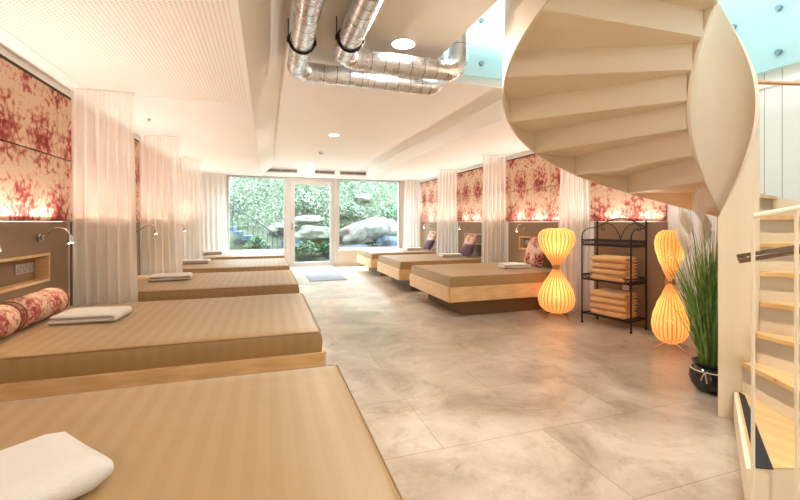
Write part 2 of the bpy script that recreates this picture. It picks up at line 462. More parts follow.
downlight(.93, 9.33, ZC, 'round lit downlight closest to the exit sign', .075, 18)
downlight(.97, -.4, ZC, 'added unseen downlight above the front of the room', .075, 26)  # behind the camera, added so the floor bounces more light
downlight(-.8, -1.2, ZL, 'round lit downlight in the low perforated ceiling behind the front bed', .075, 15)
downlight(3.1, -1.4, ZC, 'added unseen downlight before the stair foot', .075, 3)  # unseen lamp behind the camera, added as weak fill

# ------------------------------------------------------------------ wall cloth panels, headboards
ROW = [1.17, 3.10, 4.98, 6.86, 8.74]          # bed centres along the room
def wall_panel(side, y0, y1, z0, z1, label, grp):
    x = XL if side < 0 else XR
    s_ = -side
    xa, xb = sorted((x, x+s_*.03))
    o = MB().box(xa, xb, y0+.004, y1-.004, z0+.004, z1-.004, .008).build('wall_panel', WALLP)
    tag(o, label, 'wall panel', grp)
seams = [-1.74+.94*k for k in range(14)]
z_m = 1.67
ORD = {}
def wp_labels(side, k, up):
    w = 'left' if side < 0 else 'right'
    return ('upper' if up else 'lower')+' red floral cloth panel on the '+w+'-hand wall'
places_l = ['behind the front towel bed', 'ahead of the front towel bed', 'over the near end of the two bolsters', 'over the far end of the bolsters, beside the first curtain', 'just past the first curtain',
            'over the third bed with the glowing reading lamp', 'past the second curtain', 'over the fourth bed', 'past the third curtain', 'over the fifth bed', 'closest to the garden window', 'in the window corner']
for k, (a, b_) in enumerate(zip(seams, seams[1:])):
    b2 = min(b_, 10.36)
    if a > 10.3 or b_ < 0: continue
    for up, (z0, z1) in enumerate(((1.155, z_m), (z_m, 2.195))):
        p_ = places_l[max(0, min(k-1, 11))]
        wall_panel(-1, a, b2, z0, z1, ('upper' if up else 'lower')+' red floral wall panel '+p_, 'floral panels along the bolster wall')
places_r = {5: 'behind the black shelf and floor lamps', 6: 'between the shelf curtain and the paper lamp', 7: 'over the nearest bed with the square pillow', 8: 'past the curtain beyond the nearest lamp-side bed',
            9: 'over the middle bed of the lamp side', 10: 'past the middle lamp-side curtain', 11: 'over the lamp-side bed closest to the window', 12: 'in the window corner of the lamp side'}
for k, (a, b_) in enumerate(zip([3.06, 3.82]+seams[7:], [3.82]+seams[7:])):
    for up, (z0, z1) in enumerate(((1.155, z_m), (z_m, 2.195))):
        wall_panel(1, a, min(b_, 10.36), z0, z1, ('upper' if up else 'lower')+' red floral wall panel '+places_r.get(k+5, 'on the lamp side'), 'floral panels along the lamp wall')
for nm, xa, xb in (('shadow_gap_1', XL, XL+.035), ('shadow_gap_2', XR-.035, XR)):  # dark strips stand in for the shadow gap above the wall panels
    y0 = -1.7 if xa < 0 else 3.06
    struct(MB().box(xa, xb, y0, 10.38, 2.197, 2.207).build(nm, DARKGAP))

HB = .08      # headboard depth
def headboard(side, yc, label, y0=None, y1=None):
    """taupe panel, room side faces +x in local space, with a timber-lined niche"""
    y0 = yc-.80 if y0 is None else y0; y1 = yc+.86 if y1 is None else y1
    t = thing('headboard', label, 'headboard', (XL if side < 0 else XR, yc, 0), 0, 'taupe headboards with a pine niche')
    s_ = -side
    def bx(mb, xa, xb, *a, **k):
        p, q_ = sorted((s_*xa, s_*xb)); mb.box(p, q_, *a, **k)
    n0, n1, za, zb = -.65, .54, .715, .922
    m = MB()
    bx(m, .002, HB, y0-yc+.003, n0, 0, 1.15); bx(m, .002, HB, n1, y1-yc-.003, 0, 1.15)
    bx(m, .002, HB, n0, n1, 0, za); bx(m, .002, HB, n0, n1, zb, 1.15)
    m.build('panel', HEADB, t)
    m = MB(); bx(m, .001, .008, n0, n1, za, zb); m.build('niche_back', NICHE_IN, t)
    m = MB(); f = .018
    bx(m, .008, HB+.012, n0, n0+f, za, zb); bx(m, .008, HB+.012, n1-f, n1, za, zb)
    bx(m, .008, HB+.012, n0+f, n1-f, za, za+f); bx(m, .008, HB+.012, n0+f, n1-f, zb-f, zb)
    m.build('niche_frame', PINE, t)
    for j in range(3):
        m = MB(); yy = .27+j*.075
        bx(m, .008, .016, yy, yy+.07, .79, .86, bevel=.003)
        o = m.build('socket', SOCKET, t)
        d = MB()
        for k in range(16):
            a = 2*PI*k/16
        d.tube([(s_*.0165, yy+.035+.02*math.cos(2*PI*k/16), .825+.02*math.sin(2*PI*k/16)) for k in range(16)], .0025, 6, closed=True)
        d.build('socket_ring', CHROME, o, smooth=True)
    return t
lbl_l = ['taupe headboard panel behind the front bed', 'taupe headboard with sockets in its niche above two floral bolsters', 'taupe headboard behind the bed with the glowing lamp past the first curtain',
         'taupe headboard past the second curtain', 'taupe headboard at the window end of the bolster wall']
lbl_r = [None, None, 'taupe headboard behind the square floral pillow near the paper lamp', 'taupe headboard of the middle bed on the lamp side', 'taupe headboard of the lamp-side bed nearest the window']
for i, yc in enumerate(ROW):
    headboard(-1, yc, lbl_l[i], None if i else yc-.98, None if i < 4 else 10.38)
    if i >= 2: headboard(1, yc, lbl_r[i], None, None if i < 4 else 10.38)
o = MB().box(XR-HB, XR-.001, 3.06, 3.97, 0, 1.15, .003).build('wall_cladding', HEADB)
tag(o, 'plain taupe cladding panel behind the black shelf', 'panel')
t = thing('wall_socket', 'white wall socket on the taupe panel behind the shelf', 'socket', (XR-HB-.001, 3.5, .42))
MB().box(-.012, 0, -.04, .04, -.04, .04, .004).build('plate', TRIM, t)
MB().tube([(-.0125, .022*math.cos(2*PI*k/16), .022*math.sin(2*PI*k/16)) for k in range(16)], .002, 6, closed=True).build('socket_ring', SOCKET, t, smooth=True)

# light strips lying on top of the headboards (light coves)
def cove(side, y0, y1, label, e):
    x = (XL+.071) if side < 0 else (XR-.071)
    t = thing('light_strip', label, 'light strip', (x, (y0+y1)/2, 1.151), 0, 'light strips along the headboard tops')
    hy = (y1-y0)/2
    MB().box(-.008, .008, -hy, hy, 0, .004).build('strip', LED, t)
    light('AREA', 'light_strip_lamp', (x, (y0+y1)/2, 1.158), e, (1,.9,.8), .03, (PI,-side*R(24),0), sy=hy*2, spread=R(165))
for i, yc in enumerate(ROW):
    cove(-1, yc-.72, yc+.76, 'warm light strip on top of the headboard of the %s bolster-wall bed' % ['front','second','third','fourth','fifth'][i], (8, 8, 7, 6.5, 6)[i])
    if i >= 2: cove(1, yc-.72, yc+.76, 'warm light strip on top of the headboard of the %s lamp-side bed' % ['','','nearest','middle','window'][i], 7)
cove(1, 3.12, 3.90, 'warm light strip on the taupe panel behind the shelf', 3.5)

# ------------------------------------------------------------------ beds
def mattress_bm(x0, x1, y0, y1, z0, z1):
    t = bmesh.new(); nx, ny = 24, 18; bev = .022
    xs = [x0, x0+bev*.35, x0+bev]+[x0+bev+(x1-x0-2*bev)*i/nx for i in range(1, nx)]+[x1-bev, x1-bev*.35, x1]
    ys = [y0, y0+bev*.35, y0+bev]+[y0+bev+(y1-y0-2*bev)*i/ny for i in range(1, ny)]+[y1-bev, y1-bev*.35, y1]
    def edge(v, a, b_):
        d = min(v-a, b_-v); return 0 if d >= bev else bev-math.sqrt(max(0, bev*bev-(bev-d)**2))
    top = [[t.verts.new((x, y, z1-max(edge(x, x0, x1), edge(y, y0, y1))+.004*noise.noise((x*2.3, y*2.3+yseed, 0)))) for y in ys] for x in xs]
    for i in range(len(xs)-1):
        for j in range(len(ys)-1): t.faces.new((top[i][j], top[i+1][j], top[i+1][j+1], top[i][j+1]))
    ring = [top[i][0] for i in range(len(xs))]+[top[-1][j] for j in range(1, len(ys))]+[top[i][-1] for i in range(len(xs)-2, -1, -1)]+[top[0][j] for j in range(len(ys)-2, 0, -1)]
    cx, cy = (x0+x1)/2, (y0+y1)/2; prev = ring
    zt = z1-bev
    for q_ in (.25, .5, .75, 1):
        cur = []
        for v in ring:
            z = zt+(z0-zt)*q_; o = .005*math.sin(PI*q_)+.004*noise.noise((v.co.x*9, v.co.y*9, z*9+yseed))*(q_ < 1)
            cur.append(t.verts.new((v.co.x+(o if v.co.x > cx else -o), v.co.y+(o if v.co.y > cy else -o), z)))
        for i in range(len(ring)):
            k = (i+1) % len(ring); t.faces.new((prev[i], prev[k], cur[k], cur[i]))
        prev = cur
    t.faces.new(prev[::-1]); return t
yseed = 0
def make_bed(side, yc, label, x_foot, x_head):
    """local frame: origin at foot-end centre on the floor; bed runs towards the wall"""
    global yseed; yseed += 3.1
    t = thing('daybed', label, 'bed', (x_foot, yc, 0), 0, 'tan daybeds in two rows')
    L_ = x_head-x_foot
    sg = 1 if L_ > 0 else -1; L_ = abs(L_); hw = .69
    def X(a): return sg*a
    def bx(m, a, b_, *r, **k):
        p, q_ = sorted((X(a), X(b_))); m.box(p, q_, *r, **k); return m
    bx(MB(), .24, L_-.01, -hw+.13, hw-.13, 0, .2, bevel=.003).build('plinth', PLINTH, t)
    f = MB(); bx(f, 0, L_, -hw-.012, -hw+.012, .2, .375, bevel=.003); bx(f, 0, L_, hw-.012, hw+.012, .2, .375, bevel=.003)
    bx(f, L_-.03, L_-.002, -hw+.012, hw-.012, .2, .36); bx(f, .024, L_-.03, -hw+.012, hw-.012, .2, .225)
    f.build('frame', PINE, t)
    bx(MB(), -.012, .012, -hw+.0125, hw-.0125, .2, .375, bevel=.003).build('foot_board', PINE_Y, t)
    p, q_ = sorted((X(.015), X(L_-.01)))
    m = MB(); m.merge(mattress_bm(p, q_, -hw+.014, hw-.014, .36, .5))
    mt = m.build('mattress', MATT, t, smooth=True, angle=60)
    z = .491; y_ = hw-.018; a_, b2 = (p+.004, q_-.004)
    m = MB(); m.tube([(a_+.02,-y_,z), (b2-.02,-y_,z), (b2,-y_+.02,z), (b2,y_-.02,z), (b2-.02,y_,z), (a_+.02,y_,z), (a_,y_-.02,z), (a_,-y_+.02,z)], .0042, 6, closed=True)
    m.build('piping', PIPING, mt, smooth=True)
    return t
lb = ['wide tan daybed at the very front with a thick towel near its edge, no bolsters', 'tan daybed with two floral bolsters and a folded towel', 'tan daybed just past the first sheer curtain, under the glowing reading lamp',
      'tan daybed between the second and third sheer curtains', 'tan daybed of the bolster wall touching the window end']
rb = ['', '', 'tan daybed standing nearest the paper lamps, large square pillow on it', 'middle tan daybed of the lamp side with two pillows', 'tan daybed of the lamp side closest to the boulder window']
for i, yc in enumerate(ROW):
    make_bed(-1, yc, lb[i], .32, XL+HB+.016)
    if i >= 2: make_bed(1, yc, rb[i], 2.03, XR-HB-.016)
# lamps glowing under the lamp-side beds
# ------------------------------------------------------------------ bolsters, pillows, towels
def bolster(x, y, L_, r, rz, label):
    m = MB(); n = 40; pr = []
    K = 18
    for i in range(K+1):
        u = i/K; z = (u-.5)*L_
        e = min(u, 1-u)*L_
        rr = r*math.sqrt(max(0, 1-max(0, (.05-e)/.05)**2)) if e < .05 else r*(1+.02*math.sin(u*17))
        pr.append((max(rr, .0001), z))
    m.lathe(pr, n=n)
    for v in m.bm.verts:
        a = math.atan2(v.co.y, v.co.x); v.co.x, v.co.y = v.co.x*(1+.025*noise.noise(v.co*9)), v.co.y*(1+.025*noise.noise(v.co*9+Vector((3,0,0))))
    bmesh.ops.rotate(m.bm, verts=m.bm.verts, matrix=Matrix.Rotation(R(90), 3, 'X'))
    for v in m.bm.verts: v.co.z = max(v.co.z+r*.985, .0)
    t = thing('bolster', label, 'bolster', (x, y, .502), rz, 'floral bolsters against the headboard')
    b_ = m.build('bolster_cover', BOLST, t, smooth=True)
    for s_ in (-1, 1):
        q_ = MB(); q_.tube([((r-.006)*math.cos(2*PI*k/24), s_*(L_/2-.018), r+(r-.006)*math.sin(2*PI*k/24)) for k in range(24)], .004, 6, closed=True)
        q_.build('piping', m_pipe, b_, smooth=True)
m_pipe = mat('rust_piping', rgb(150,84,60), .7)
bolster(-1.44, 3.20, .58, .094, R(1), 'floral bolster under the shelf niche, beside the first curtain')
bolster(-1.44, 2.60, .58, .094, R(-2), 'floral bolster nearer the front bed, only its end in view')

def pillow(x, y, w, h_, th, tilt, rz, side, label, m_, lift=.5):
    """square cushion standing on its edge, leaning on the headboard"""
    m = MB(); n = 18
    g = {}
    for s_ in (-1, 1):
        for i in range(n+1):
            for j in range(n+1):
                u, v = i/n*2-1, j/n*2-1
                if s_ == 1 and (abs(u) == 1 or abs(v) == 1): g[(s_,i,j)] = g[(-1,i,j)]; continue
                e = (1-abs(u)**2.4)*(1-abs(v)**2.4)
                pinch = 1-.07*(abs(u)**2*(1-abs(v)**2)+0)-.0
                pu = u*(1-.06*(1-v*v)*abs(u)**3); pv = v*(1-.06*(1-u*u)*abs(v)**3)
                dx = s_*th/2*e**.55+.006*noise.noise((u*2, v*2, s_*3))
                g[(s_,i,j)] = m.bm.verts.new((dx, pu*w/2, pv*h_/2))
        for i in range(n):
            for j in range(n):
                f = [g[(s_,i,j)], g[(s_,i+1,j)], g[(s_,i+1,j+1)], g[(s_,i,j+1)]]
                try: m.bm.faces.new(f)
                except ValueError: pass
    M = Matrix.Translation((0,0,h_/2*math.cos(tilt)+th*.12)) @ Matrix.Rotation(tilt*side, 4, 'Y')
    bmesh.ops.transform(m.bm, matrix=M, verts=m.bm.verts)
    o = m.build('pillow', m_, None, (x, y, lift+.002), smooth=True, angle=80)
    o.rotation_euler = (0,0,rz); tag(o, label, 'pillow', 'pillows on the lamp-side beds')
pillow(3.68, 4.88, .46, .44, .15, R(17), R(-6), 1, 'large square plum and red floral pillow beside the paper lamp', PILLOW)
pillow(3.66, 6.86, .46, .42, .15, R(18), R(-8), 1, 'floral pillow leaning on the middle lamp-side bed', PILLOW)
pillow(3.50, 6.62, .34, .26, .13, R(30), R(6), 1, 'small dark plum pillow in front of the middle bed pillow', PILLOW_D)
pillow(3.66, 8.75, .46, .42, .15, R(18), R(-6), 1, 'floral pillow on the lamp-side bed nearest the window', PILLOW)
pillow(3.50, 8.50, .34, .26, .13, R(30), R(6), 1, 'small dark plum pillow on the window-end bed', PILLOW_D)

def towel(x, y, z, L_, W, hgt, rz, label, m_=None, layers=2, grp='folded white towels on the beds', cat='towel', seed=0):
    """folded towel: a sheet folded back and forth, rounded fold edges"""
    m = MB(); T = hgt/layers; hw = L_/2
    path = []           # centreline in x-z
    for k in range(layers):
        zc = T*(k+.5); dr = 1 if k % 2 == 0 else -1; N_ = 14
        inset = .012*k
        for i in range(N_+1):
            u = -1+2*i/N_; path.append((dr*u*(hw-T/2-inset), zc))
        if k < layers-1:
            for i in range(1, 6):
                a = -PI/2+PI*i/6
                path.append((dr*(hw-T/2-inset+math.cos(a)*T/2), zc+T/2+math.sin(a)*T/2))
    n = len(path); M_ = 12; th = T*.47
    def nrm(i):
        a = path[max(i-1, 0)]; b_ = path[min(i+1, n-1)]; dx, dz = b_[0]-a[0], b_[1]-a[1]; l = math.hypot(dx, dz) or 1
        return -dz/l, dx/l
    rings = []
    for i, (px, pz) in enumerate(path):
        nx, nz = nrm(i); ring = []
        tt = th*(.75 if i in (0, n-1) else 1)
        prof = []
        for j in range(M_+1): prof.append((-W/2+W*j/M_, 1))
        for j in range(M_, -1, -1): prof.append((-W/2+W*j/M_, -1))
        for (yy, s_) in prof:
            e = (W/2-abs(yy)); k_ = min(1, e/(th*.9)) ; k_ = math.sqrt(max(0, 1-(1-k_)**2))*.9+.1
            w_ = .003*noise.noise((px*7+seed, yy*7, pz*20))
            ring.append(m.bm.verts.new((px+nx*tt*s_*k_, yy+.004*noise.noise((px*9, pz*30, seed)), max(pz+nz*tt*s_*k_+w_, .0005))))
        rings.append(ring)
    K = len(rings[0])
    for A, B in zip(rings, rings[1:]):
        for j in range(K): m.bm.faces.new((A[j], A[(j+1) % K], B[(j+1) % K], B[j]))
    m.bm.faces.new(rings[0][::-1]); m.bm.faces.new(rings[-1])
    o = m.build('folded_towel', m_ or TOWEL, None, (x, y, z), smooth=True, angle=70)
    o.rotation_euler = (0,0,rz)
    return tag(o, label, cat, grp)
ZB = .503
towel(-.655, 1.115, ZB, .31, .50, .07, R(-49), 'thick white folded towel on the front bed', seed=1)
towel(-1.12, 3.17, ZB, .38, .27, .06, R(-4), 'white folded towel on the bed with floral bolsters', seed=2)
towel(-1.05, 5.10, ZB, .42, .27, .06, R(6), 'white folded towel on the bed past the first curtain', seed=3)
towel(-1.10, 6.98, ZB, .42, .27, .06, R(2), 'white folded towel past the second curtain', seed=4)
towel(-1.10, 8.86, ZB, .42, .27, .06, R(2), 'white folded towel on the bolster-wall bed by the window', seed=5)
towel(3.30, 4.88, ZB, .40, .27, .06, R(-12), 'white folded towel on the bed beside the paper lamp', seed=6)
towel(3.22, 6.80, ZB, .40, .27, .06, R(-5), 'white folded towel on the middle lamp-side bed', seed=7)
towel(3.20, 8.72, ZB, .40, .27, .06, R(-5), 'white folded towel on the lamp-side bed nearest the window', seed=8)

# ------------------------------------------------------------------ reading lamps
def reading_lamp(side, y, label, on=False):
    s_ = -side
    t = thing('reading_lamp', label, 'reading lamp', (XL+HB+.001 if side < 0 else XR-HB-.001, y, 1.04), 0, 'gooseneck reading lamps on the headboards')
    def P(a, b_, c): return (s_*a, b_, c)
    m = MB(); m.tube([P(0,0,0), P(.012,0,0)], .028, 20); m.tube([P(.012,0,0), P(.03,0,0)], .018, 16); m.build('mount', CHROME, t, smooth=True)
    pts = [P(.03,0,0), P(.06,-.02,.02), P(.11,-.06,.055), P(.16,-.10,.068), P(.21,-.13,.06), P(.235,-.145,.035), P(.245,-.15,.01)]
    # smooth the neck
    sm = []
    for i in range(len(pts)-1):
        p0 = Vector(pts[max(i-1,0)]); p1 = Vector(pts[i]); p2 = Vector(pts[i+1]); p3 = Vector(pts[min(i+2, len(pts)-1)])
        for k in range(4):
            u = k/4; sm.append(.5*((2*p1)+(p2-p0)*u+(2*p0-5*p1+4*p2-p3)*u*u+(3*p1-p0-3*p2+p3)*u**3))
    sm.append(Vector(pts[-1]))
    MB().tube(sm, .0055, 8).build('gooseneck', CHROME, t, smooth=True)
    m = MB(); m.tube([P(.245,-.15,.02), P(.247,-.151,0), P(.25,-.152,-.035)], [.009,.016,.02], 16)
    hd = m.build('lamp_head', CHROME, t, smooth=True)
    m = MB(); m.tube([P(.2502,-.1521,-.0355), P(.2506,-.1522,-.038)], .016, 14); m.build('bulb', BULB if on else LENS, hd)
    e = 1.6 if on else .5
    light('SPOT', 'reading_lamp_bulb', (t.location.x+s_*.252, y-.153, 1.0), e*6, (1,.8,.56), .015, (0,0,0), spot_size=R(110), spot_blend=.6)
reading_lamp(-1, 3.50, 'chrome gooseneck lamp above the far bolster, beside the first curtain')
reading_lamp(-1, 2.70, 'chrome gooseneck lamp above the partly visible bolster nearer the front bed')
reading_lamp(-1, 5.72, 'brightly lit gooseneck lamp seen beyond the first curtain', True)
reading_lamp(-1, 7.50, 'gooseneck lamp beyond the second curtain')
reading_lamp(1, 5.38, 'brightly lit gooseneck lamp above the bed beside the paper lamp', True)
reading_lamp(1, 7.30, 'gooseneck lamp above the middle lamp-side bed')
reading_lamp(1, 9.20, 'gooseneck lamp above the lamp-side bed nearest the window')

# ------------------------------------------------------------------ sheer curtains
def curtain(x0, x1, y, label, amp=.055, folds=6, flare=.12, seed=0, z1=ZL-.012):
    """gathered sheer hanging from a ceiling track; x0 is the wall side"""
    t = thing('sheer_curtain', label, 'curtain', ((x0+x1)/2, y, z1+.012), 0, 'sheer curtains between the beds')
    c = (x0+x1)/2; nz = 10; nx = folds*14
    m = MB(); rows = []
    for j in range(nz+1):
        v = j/nz; z = -.012-(z1-.03)*v; row = []
        for i in range(nx+1):
            u = i/nx
            a = amp*(.35+.65*min(1, v*2.5)) * (.75+.5*noise.noise((u*4+seed, v*.8, seed)))
            ph = 2*PI*folds*u+1.1*noise.noise((u*3, seed, v*.7))
            x = x0-c+(x1-x0)*(1+flare*v)*u + .012*math.sin(ph*2+1)*(.4+v)
            row.append(m.bm.verts.new((x, a*math.sin(ph)+.02*noise.noise((u*9, v*2, seed)), z)))
        rows.append(row)
    for A, B in zip(rows, rows[1:]):
        for i in range(nx): m.bm.faces.new((A[i], A[i+1], B[i+1], B[i]))
    m.build('sheer', VOILE, t, smooth=True, angle=180)
    a, b_ = sorted((x0-c, x1-c))
    MB().box(a, b_+.02*(1 if x1 > x0 else 0), -.012, .012, -.012, -.001).build('curtain_track', TRIM, t)
for i, y in enumerate((4.07, 5.95, 7.83)):
    curtain(XL+.05, XL+.50, y, 'gathered sheer white curtain hanging past the %s bolster-wall bed' % ['bolster', 'third', 'fourth'][i], seed=i*7+1)
    curtain(XR-.05, XR-.50, y, 'gathered sheer white curtain %s' % ['behind the black shelf, between lamp and wall', 'between the nearest and middle lamp-side beds', 'between the middle and window lamp-side beds'][i], seed=i*5+2)
curtain(XL+HB+.015, -.93, 9.92, 'sheer curtain beside the garden window on the bolster wall', seed=31, amp=.05)
curtain(XR-HB-.015, 3.40, 9.92, 'sheer curtain at the boulder window in the lamp-side corner', seed=37, amp=.05)

# ------------------------------------------------------------------ door mat
t = thing('door_mat', 'blue-grey floor mat lying inside the glass door', 'mat', (1.13, 8.5, 0))
m_mat = mat('mat_pile', rgb(134,136,142), .95); N, L, B = nt(m_mat); n_ = noise_n(N, L, coords(N, L), 120, 3); bump(N, L, B, n_.outputs['Fac'], .6, .005)
MB().box(-.35, .35, -.62, .62, .001, .012, .004).build('pile', m_mat, t)
m = MB(); m.box(-.37, .37, -.64, .64, 0, .006, .002); m.build('rubber_edge', mat('mat_edge', rgb(110,114,124), .8), t)

# ------------------------------------------------------------------ ventilation ducts
def arc_pts(c, a, b_, r, n=8):
    """quarter bend: centre c, from c+a*r to c+b*r"""
    c = Vector(c); a = Vector(a); b_ = Vector(b_)
    return [c+a*r*math.cos(PI/2*k/n)+b_*r*math.sin(PI/2*k/n) for k in range(n+1)]
def duct(x, y_el, xr, z, label, cy, r=.076):
    t = thing('ventilation_duct', label, 'duct', (x, y_el, z), 0, 'spiral metal ventilation ducts')
    br = .12
    def L_(p): return (p[0]-x, p[1]-y_el, p[2]-z)
    # long straight, bend to +x, straight, bend up
    m = MB(); m.tube([L_((x,YB+.05,z)), L_((x,y_el-br,z))], r, 28); m.build('duct_straight', DUCT_Y, t, smooth=True)
    m = MB(); m.tube([L_(p) for p in arc_pts((x+br, y_el-br, z), (-1,0,0), (0,1,0), br)], r*1.03, 28)
    m.build('elbow', DUCT, t, smooth=True)
    m = MB(); m.tube([L_((x+br,y_el,z)), L_((xr-br,y_el,z))], r, 28); m.build('duct_straight', DUCT_X, t, smooth=True)
    m = MB(); m.tube([L_(p) for p in arc_pts((xr-br, y_el, z+br), (0,0,-1), (1,0,0), br)], r*1.03, 28); m.build('elbow', DUCT, t, smooth=True)
    m = MB(); m.tube([L_((xr,y_el,z+br)), L_((xr,y_el,3.6))], r, 28); m.build('duct_riser', DUCT_Z, t, smooth=True)
    c = MB()
    pts = [((r+.006)*math.cos(2*PI*k/32), cy-y_el, (r+.006)*math.sin(2*PI*k/32)) for k in range(32)]
    c.tube(pts, .008, 8, closed=True)
    for s_ in (-1, 1):
        c.tube([(s_*(r+.012), cy-y_el, 0), (s_*(r+.012), cy-y_el, ZC-z)], .004, 6)
        c.tube([(s_*(r+.012), cy-y_el, -.018), (s_*(r+.012), cy-y_el, .018)], .009, 8)
    c.build('clamp', BLACK, t, smooth=True)
duct(.215, 3.30, 1.47, 2.36, 'spiral metal duct hanging closer to the perforated ceiling, its cross run lower', 2.75)
duct(.515, 2.93, 1.47, 2.36, 'spiral metal duct closer to the big downlight and stair opening', 2.62)

# ------------------------------------------------------------------ helical staircase
SC = (2.692, 1.744); RI, RO = .168, 1.325; DA = 22.8; A0 = 219.0; RZ = .17
def zt(a): return RZ*(1+(a-A0)/DA)
def pol(r, a): return (SC[0]+r*math.cos(R(a)), SC[1]+r*math.sin(R(a)))
stair = thing('spiral_staircase', 'white helical staircase with oiled wood treads winding up to the stairwell opening', 'staircase', (SC[0], SC[1], 0))
def SL(p): return (p[0]-SC[0], p[1]-SC[1]) + tuple(p[2:])
def sector(m, r0, r1, a0, a1, z0, z1, n=5):
    poly = [SL(pol(r0, a0+(a1-a0)*k/n)) for k in range(n+1)]+[SL(pol(r1, a1-(a1-a0)*k/n)) for k in range(n+1)]
    m.prism(poly, z0, z1)
NS = 16
P1 = [(2.57,1.60), (1.815,1.085), (2.24,.945), (2.375,1.06), (2.60,1.56)]
# first step: wide wedge
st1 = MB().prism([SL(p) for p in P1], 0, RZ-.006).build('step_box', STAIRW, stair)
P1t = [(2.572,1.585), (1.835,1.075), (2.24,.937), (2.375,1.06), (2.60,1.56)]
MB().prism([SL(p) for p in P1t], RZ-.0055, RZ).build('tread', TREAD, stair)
GRIP = mat('anti_slip_strip', rgb(38,40,42), .9)
e0, e1 = Vector((2.565,1.595)), Vector((1.80,1.075)); d_ = (e1-e0).normalized(); nn = Vector((-d_.y, d_.x))
if nn.y > 0: nn = -nn
ps = [e0+nn*.02, e1+nn*.03+d_*-.035, e1+nn*.085+d_*-.06, e0+nn*.045+d_*.04]
MB().prism([SL(p) for p in ps], RZ, RZ+.003).build('anti_slip_strip', GRIP, stair)
def radial_box(m, a, r0, r1, th, z0, z1, off=0):
    c, s_ = math.cos(R(a)), math.sin(R(a)); tx, ty = -s_, c
    poly = [(r0*c+tx*(off), r0*s_+ty*off), (r1*c+tx*off, r1*s_+ty*off), (r1*c+tx*(off+th), r1*s_+ty*(off+th)), (r0*c+tx*(off+th), r0*s_+ty*(off+th))]
    m.prism(poly, z0, z1)
for n in range(2, NS+1):
    a = A0+DA*(n-1)+(2 if n == 2 else 0); z = RZ*n; a2 = A0+DA*n
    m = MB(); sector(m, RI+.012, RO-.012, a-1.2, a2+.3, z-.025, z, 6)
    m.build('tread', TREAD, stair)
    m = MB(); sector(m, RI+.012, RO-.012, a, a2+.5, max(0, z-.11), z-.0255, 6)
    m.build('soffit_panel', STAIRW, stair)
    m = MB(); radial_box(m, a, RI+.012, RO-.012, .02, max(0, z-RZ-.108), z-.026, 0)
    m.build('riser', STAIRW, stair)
def ribbon(m, r, th, a0, a1, fz0, fz1, step=3.0):
    n = max(2, int((a1-a0)/step)); prev = None; first = None
    for k in range(n+1):
        a = a0+(a1-a0)*k/n; c, s_ = math.cos(R(a)), math.sin(R(a)); z0, z1 = fz0(a), fz1(a)
        q_ = [m.bm.verts.new((rr*c, rr*s_, z)) for rr, z in ((r, z0), (r+th, z0), (r+th, z1), (r, z1))]
        if prev:
            for i in range(4): m.bm.faces.new((prev[i], prev[(i+1) % 4], q_[(i+1) % 4], q_[i]))
        else: m.bm.faces.new(q_[::-1])
        prev = q_
    m.bm.faces.new(prev)
AE = A0+DA*NS
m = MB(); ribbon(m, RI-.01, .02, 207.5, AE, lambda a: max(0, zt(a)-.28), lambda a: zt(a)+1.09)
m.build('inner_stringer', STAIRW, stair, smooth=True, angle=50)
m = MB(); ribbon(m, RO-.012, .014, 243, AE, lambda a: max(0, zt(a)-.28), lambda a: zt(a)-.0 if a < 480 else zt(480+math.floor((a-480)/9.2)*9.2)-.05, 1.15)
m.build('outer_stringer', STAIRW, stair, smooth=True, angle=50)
# handrail on the outside, wooden
def hel(r, a0, a1, dz, n=40): return [SL(pol(r, a0+(a1-a0)*k/n))+(zt(a0+(a1-a0)*k/n)+dz,) for k in range(n+1)]
RAILW = m_wood('rail_wood', rgb(200,160,116), rgb(170,124,82))
MB().tube(hel(RO-.03, 268, AE, .93, 90), .017, 10).build('handrail', RAILW, stair, smooth=True)
GL2 = m_glass('balustrade_glass', (.98,1,1,1), .04)
m = MB(); ribbon(m, RO+.004, .008, 345, 478, lambda a: zt(a)+.0, lambda a: zt(a)+.9)
m.build('glass_balustrade', GL2, stair, smooth=True, angle=50)
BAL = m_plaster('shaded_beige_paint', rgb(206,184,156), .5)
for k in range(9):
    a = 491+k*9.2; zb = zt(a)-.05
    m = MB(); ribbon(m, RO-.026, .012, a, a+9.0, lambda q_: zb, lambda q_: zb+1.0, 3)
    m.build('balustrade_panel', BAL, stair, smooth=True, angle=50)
# starting railing in front of the first steps
def cam_pt(px, d, z):
    th = R(18.26); s_, c = math.sin(th), math.cos(th); u = (px-400)/400
    return (d*(s_+u*c), d*(c-u*s_), z)
PA, PB = cam_pt(753, 1.50, 0), cam_pt(796.5, 1.46, 0); PC = cam_pt(850, 1.42, 0)
for p, z in ((PA, 1.172), (PB, 1.195), (PC, 1.22)):
    q_ = SL(p)
    MB().box(q_[0]-.005, q_[0]+.005, q_[1]-.005, q_[1]+.005, 0, z, .002).build('railing_post', STAIRW, stair)
a_, b2, c2 = (SL((PA[0], PA[1], 1.172)), SL((PB[0], PB[1], 1.20)), SL((PC[0]+.15, PC[1]-.1, 1.27)))
MB().tube([a_, b2, c2], .010, 8).build('top_rail', STAIRW, stair, smooth=True)
RAILM = mat('polished_rail', rgb(120,104,92), .15, 1)
h0 = SL(cam_pt(738, 1.66, 1.15-37*1.66/400)); h1 = SL(cam_pt(800, 1.56, 1.15-27*1.56/400)); h2 = SL(cam_pt(880, 1.45, 1.15-9*1.45/400))
m = MB(); m.tube([h0, h1, h2], .019, 14)
rl = m.build('steel_handrail', RAILM, stair, smooth=True)
q0, q1 = Vector(h0), Vector(SL(PA[:2]+(.98,)))
MB().tube([tuple(q0.lerp(Vector(h1), .22)), (a_[0], a_[1], Vector(h0).lerp(Vector(h1), .22).z)], .006, 8).build('rail_bracket', CHROME, stair, smooth=True)

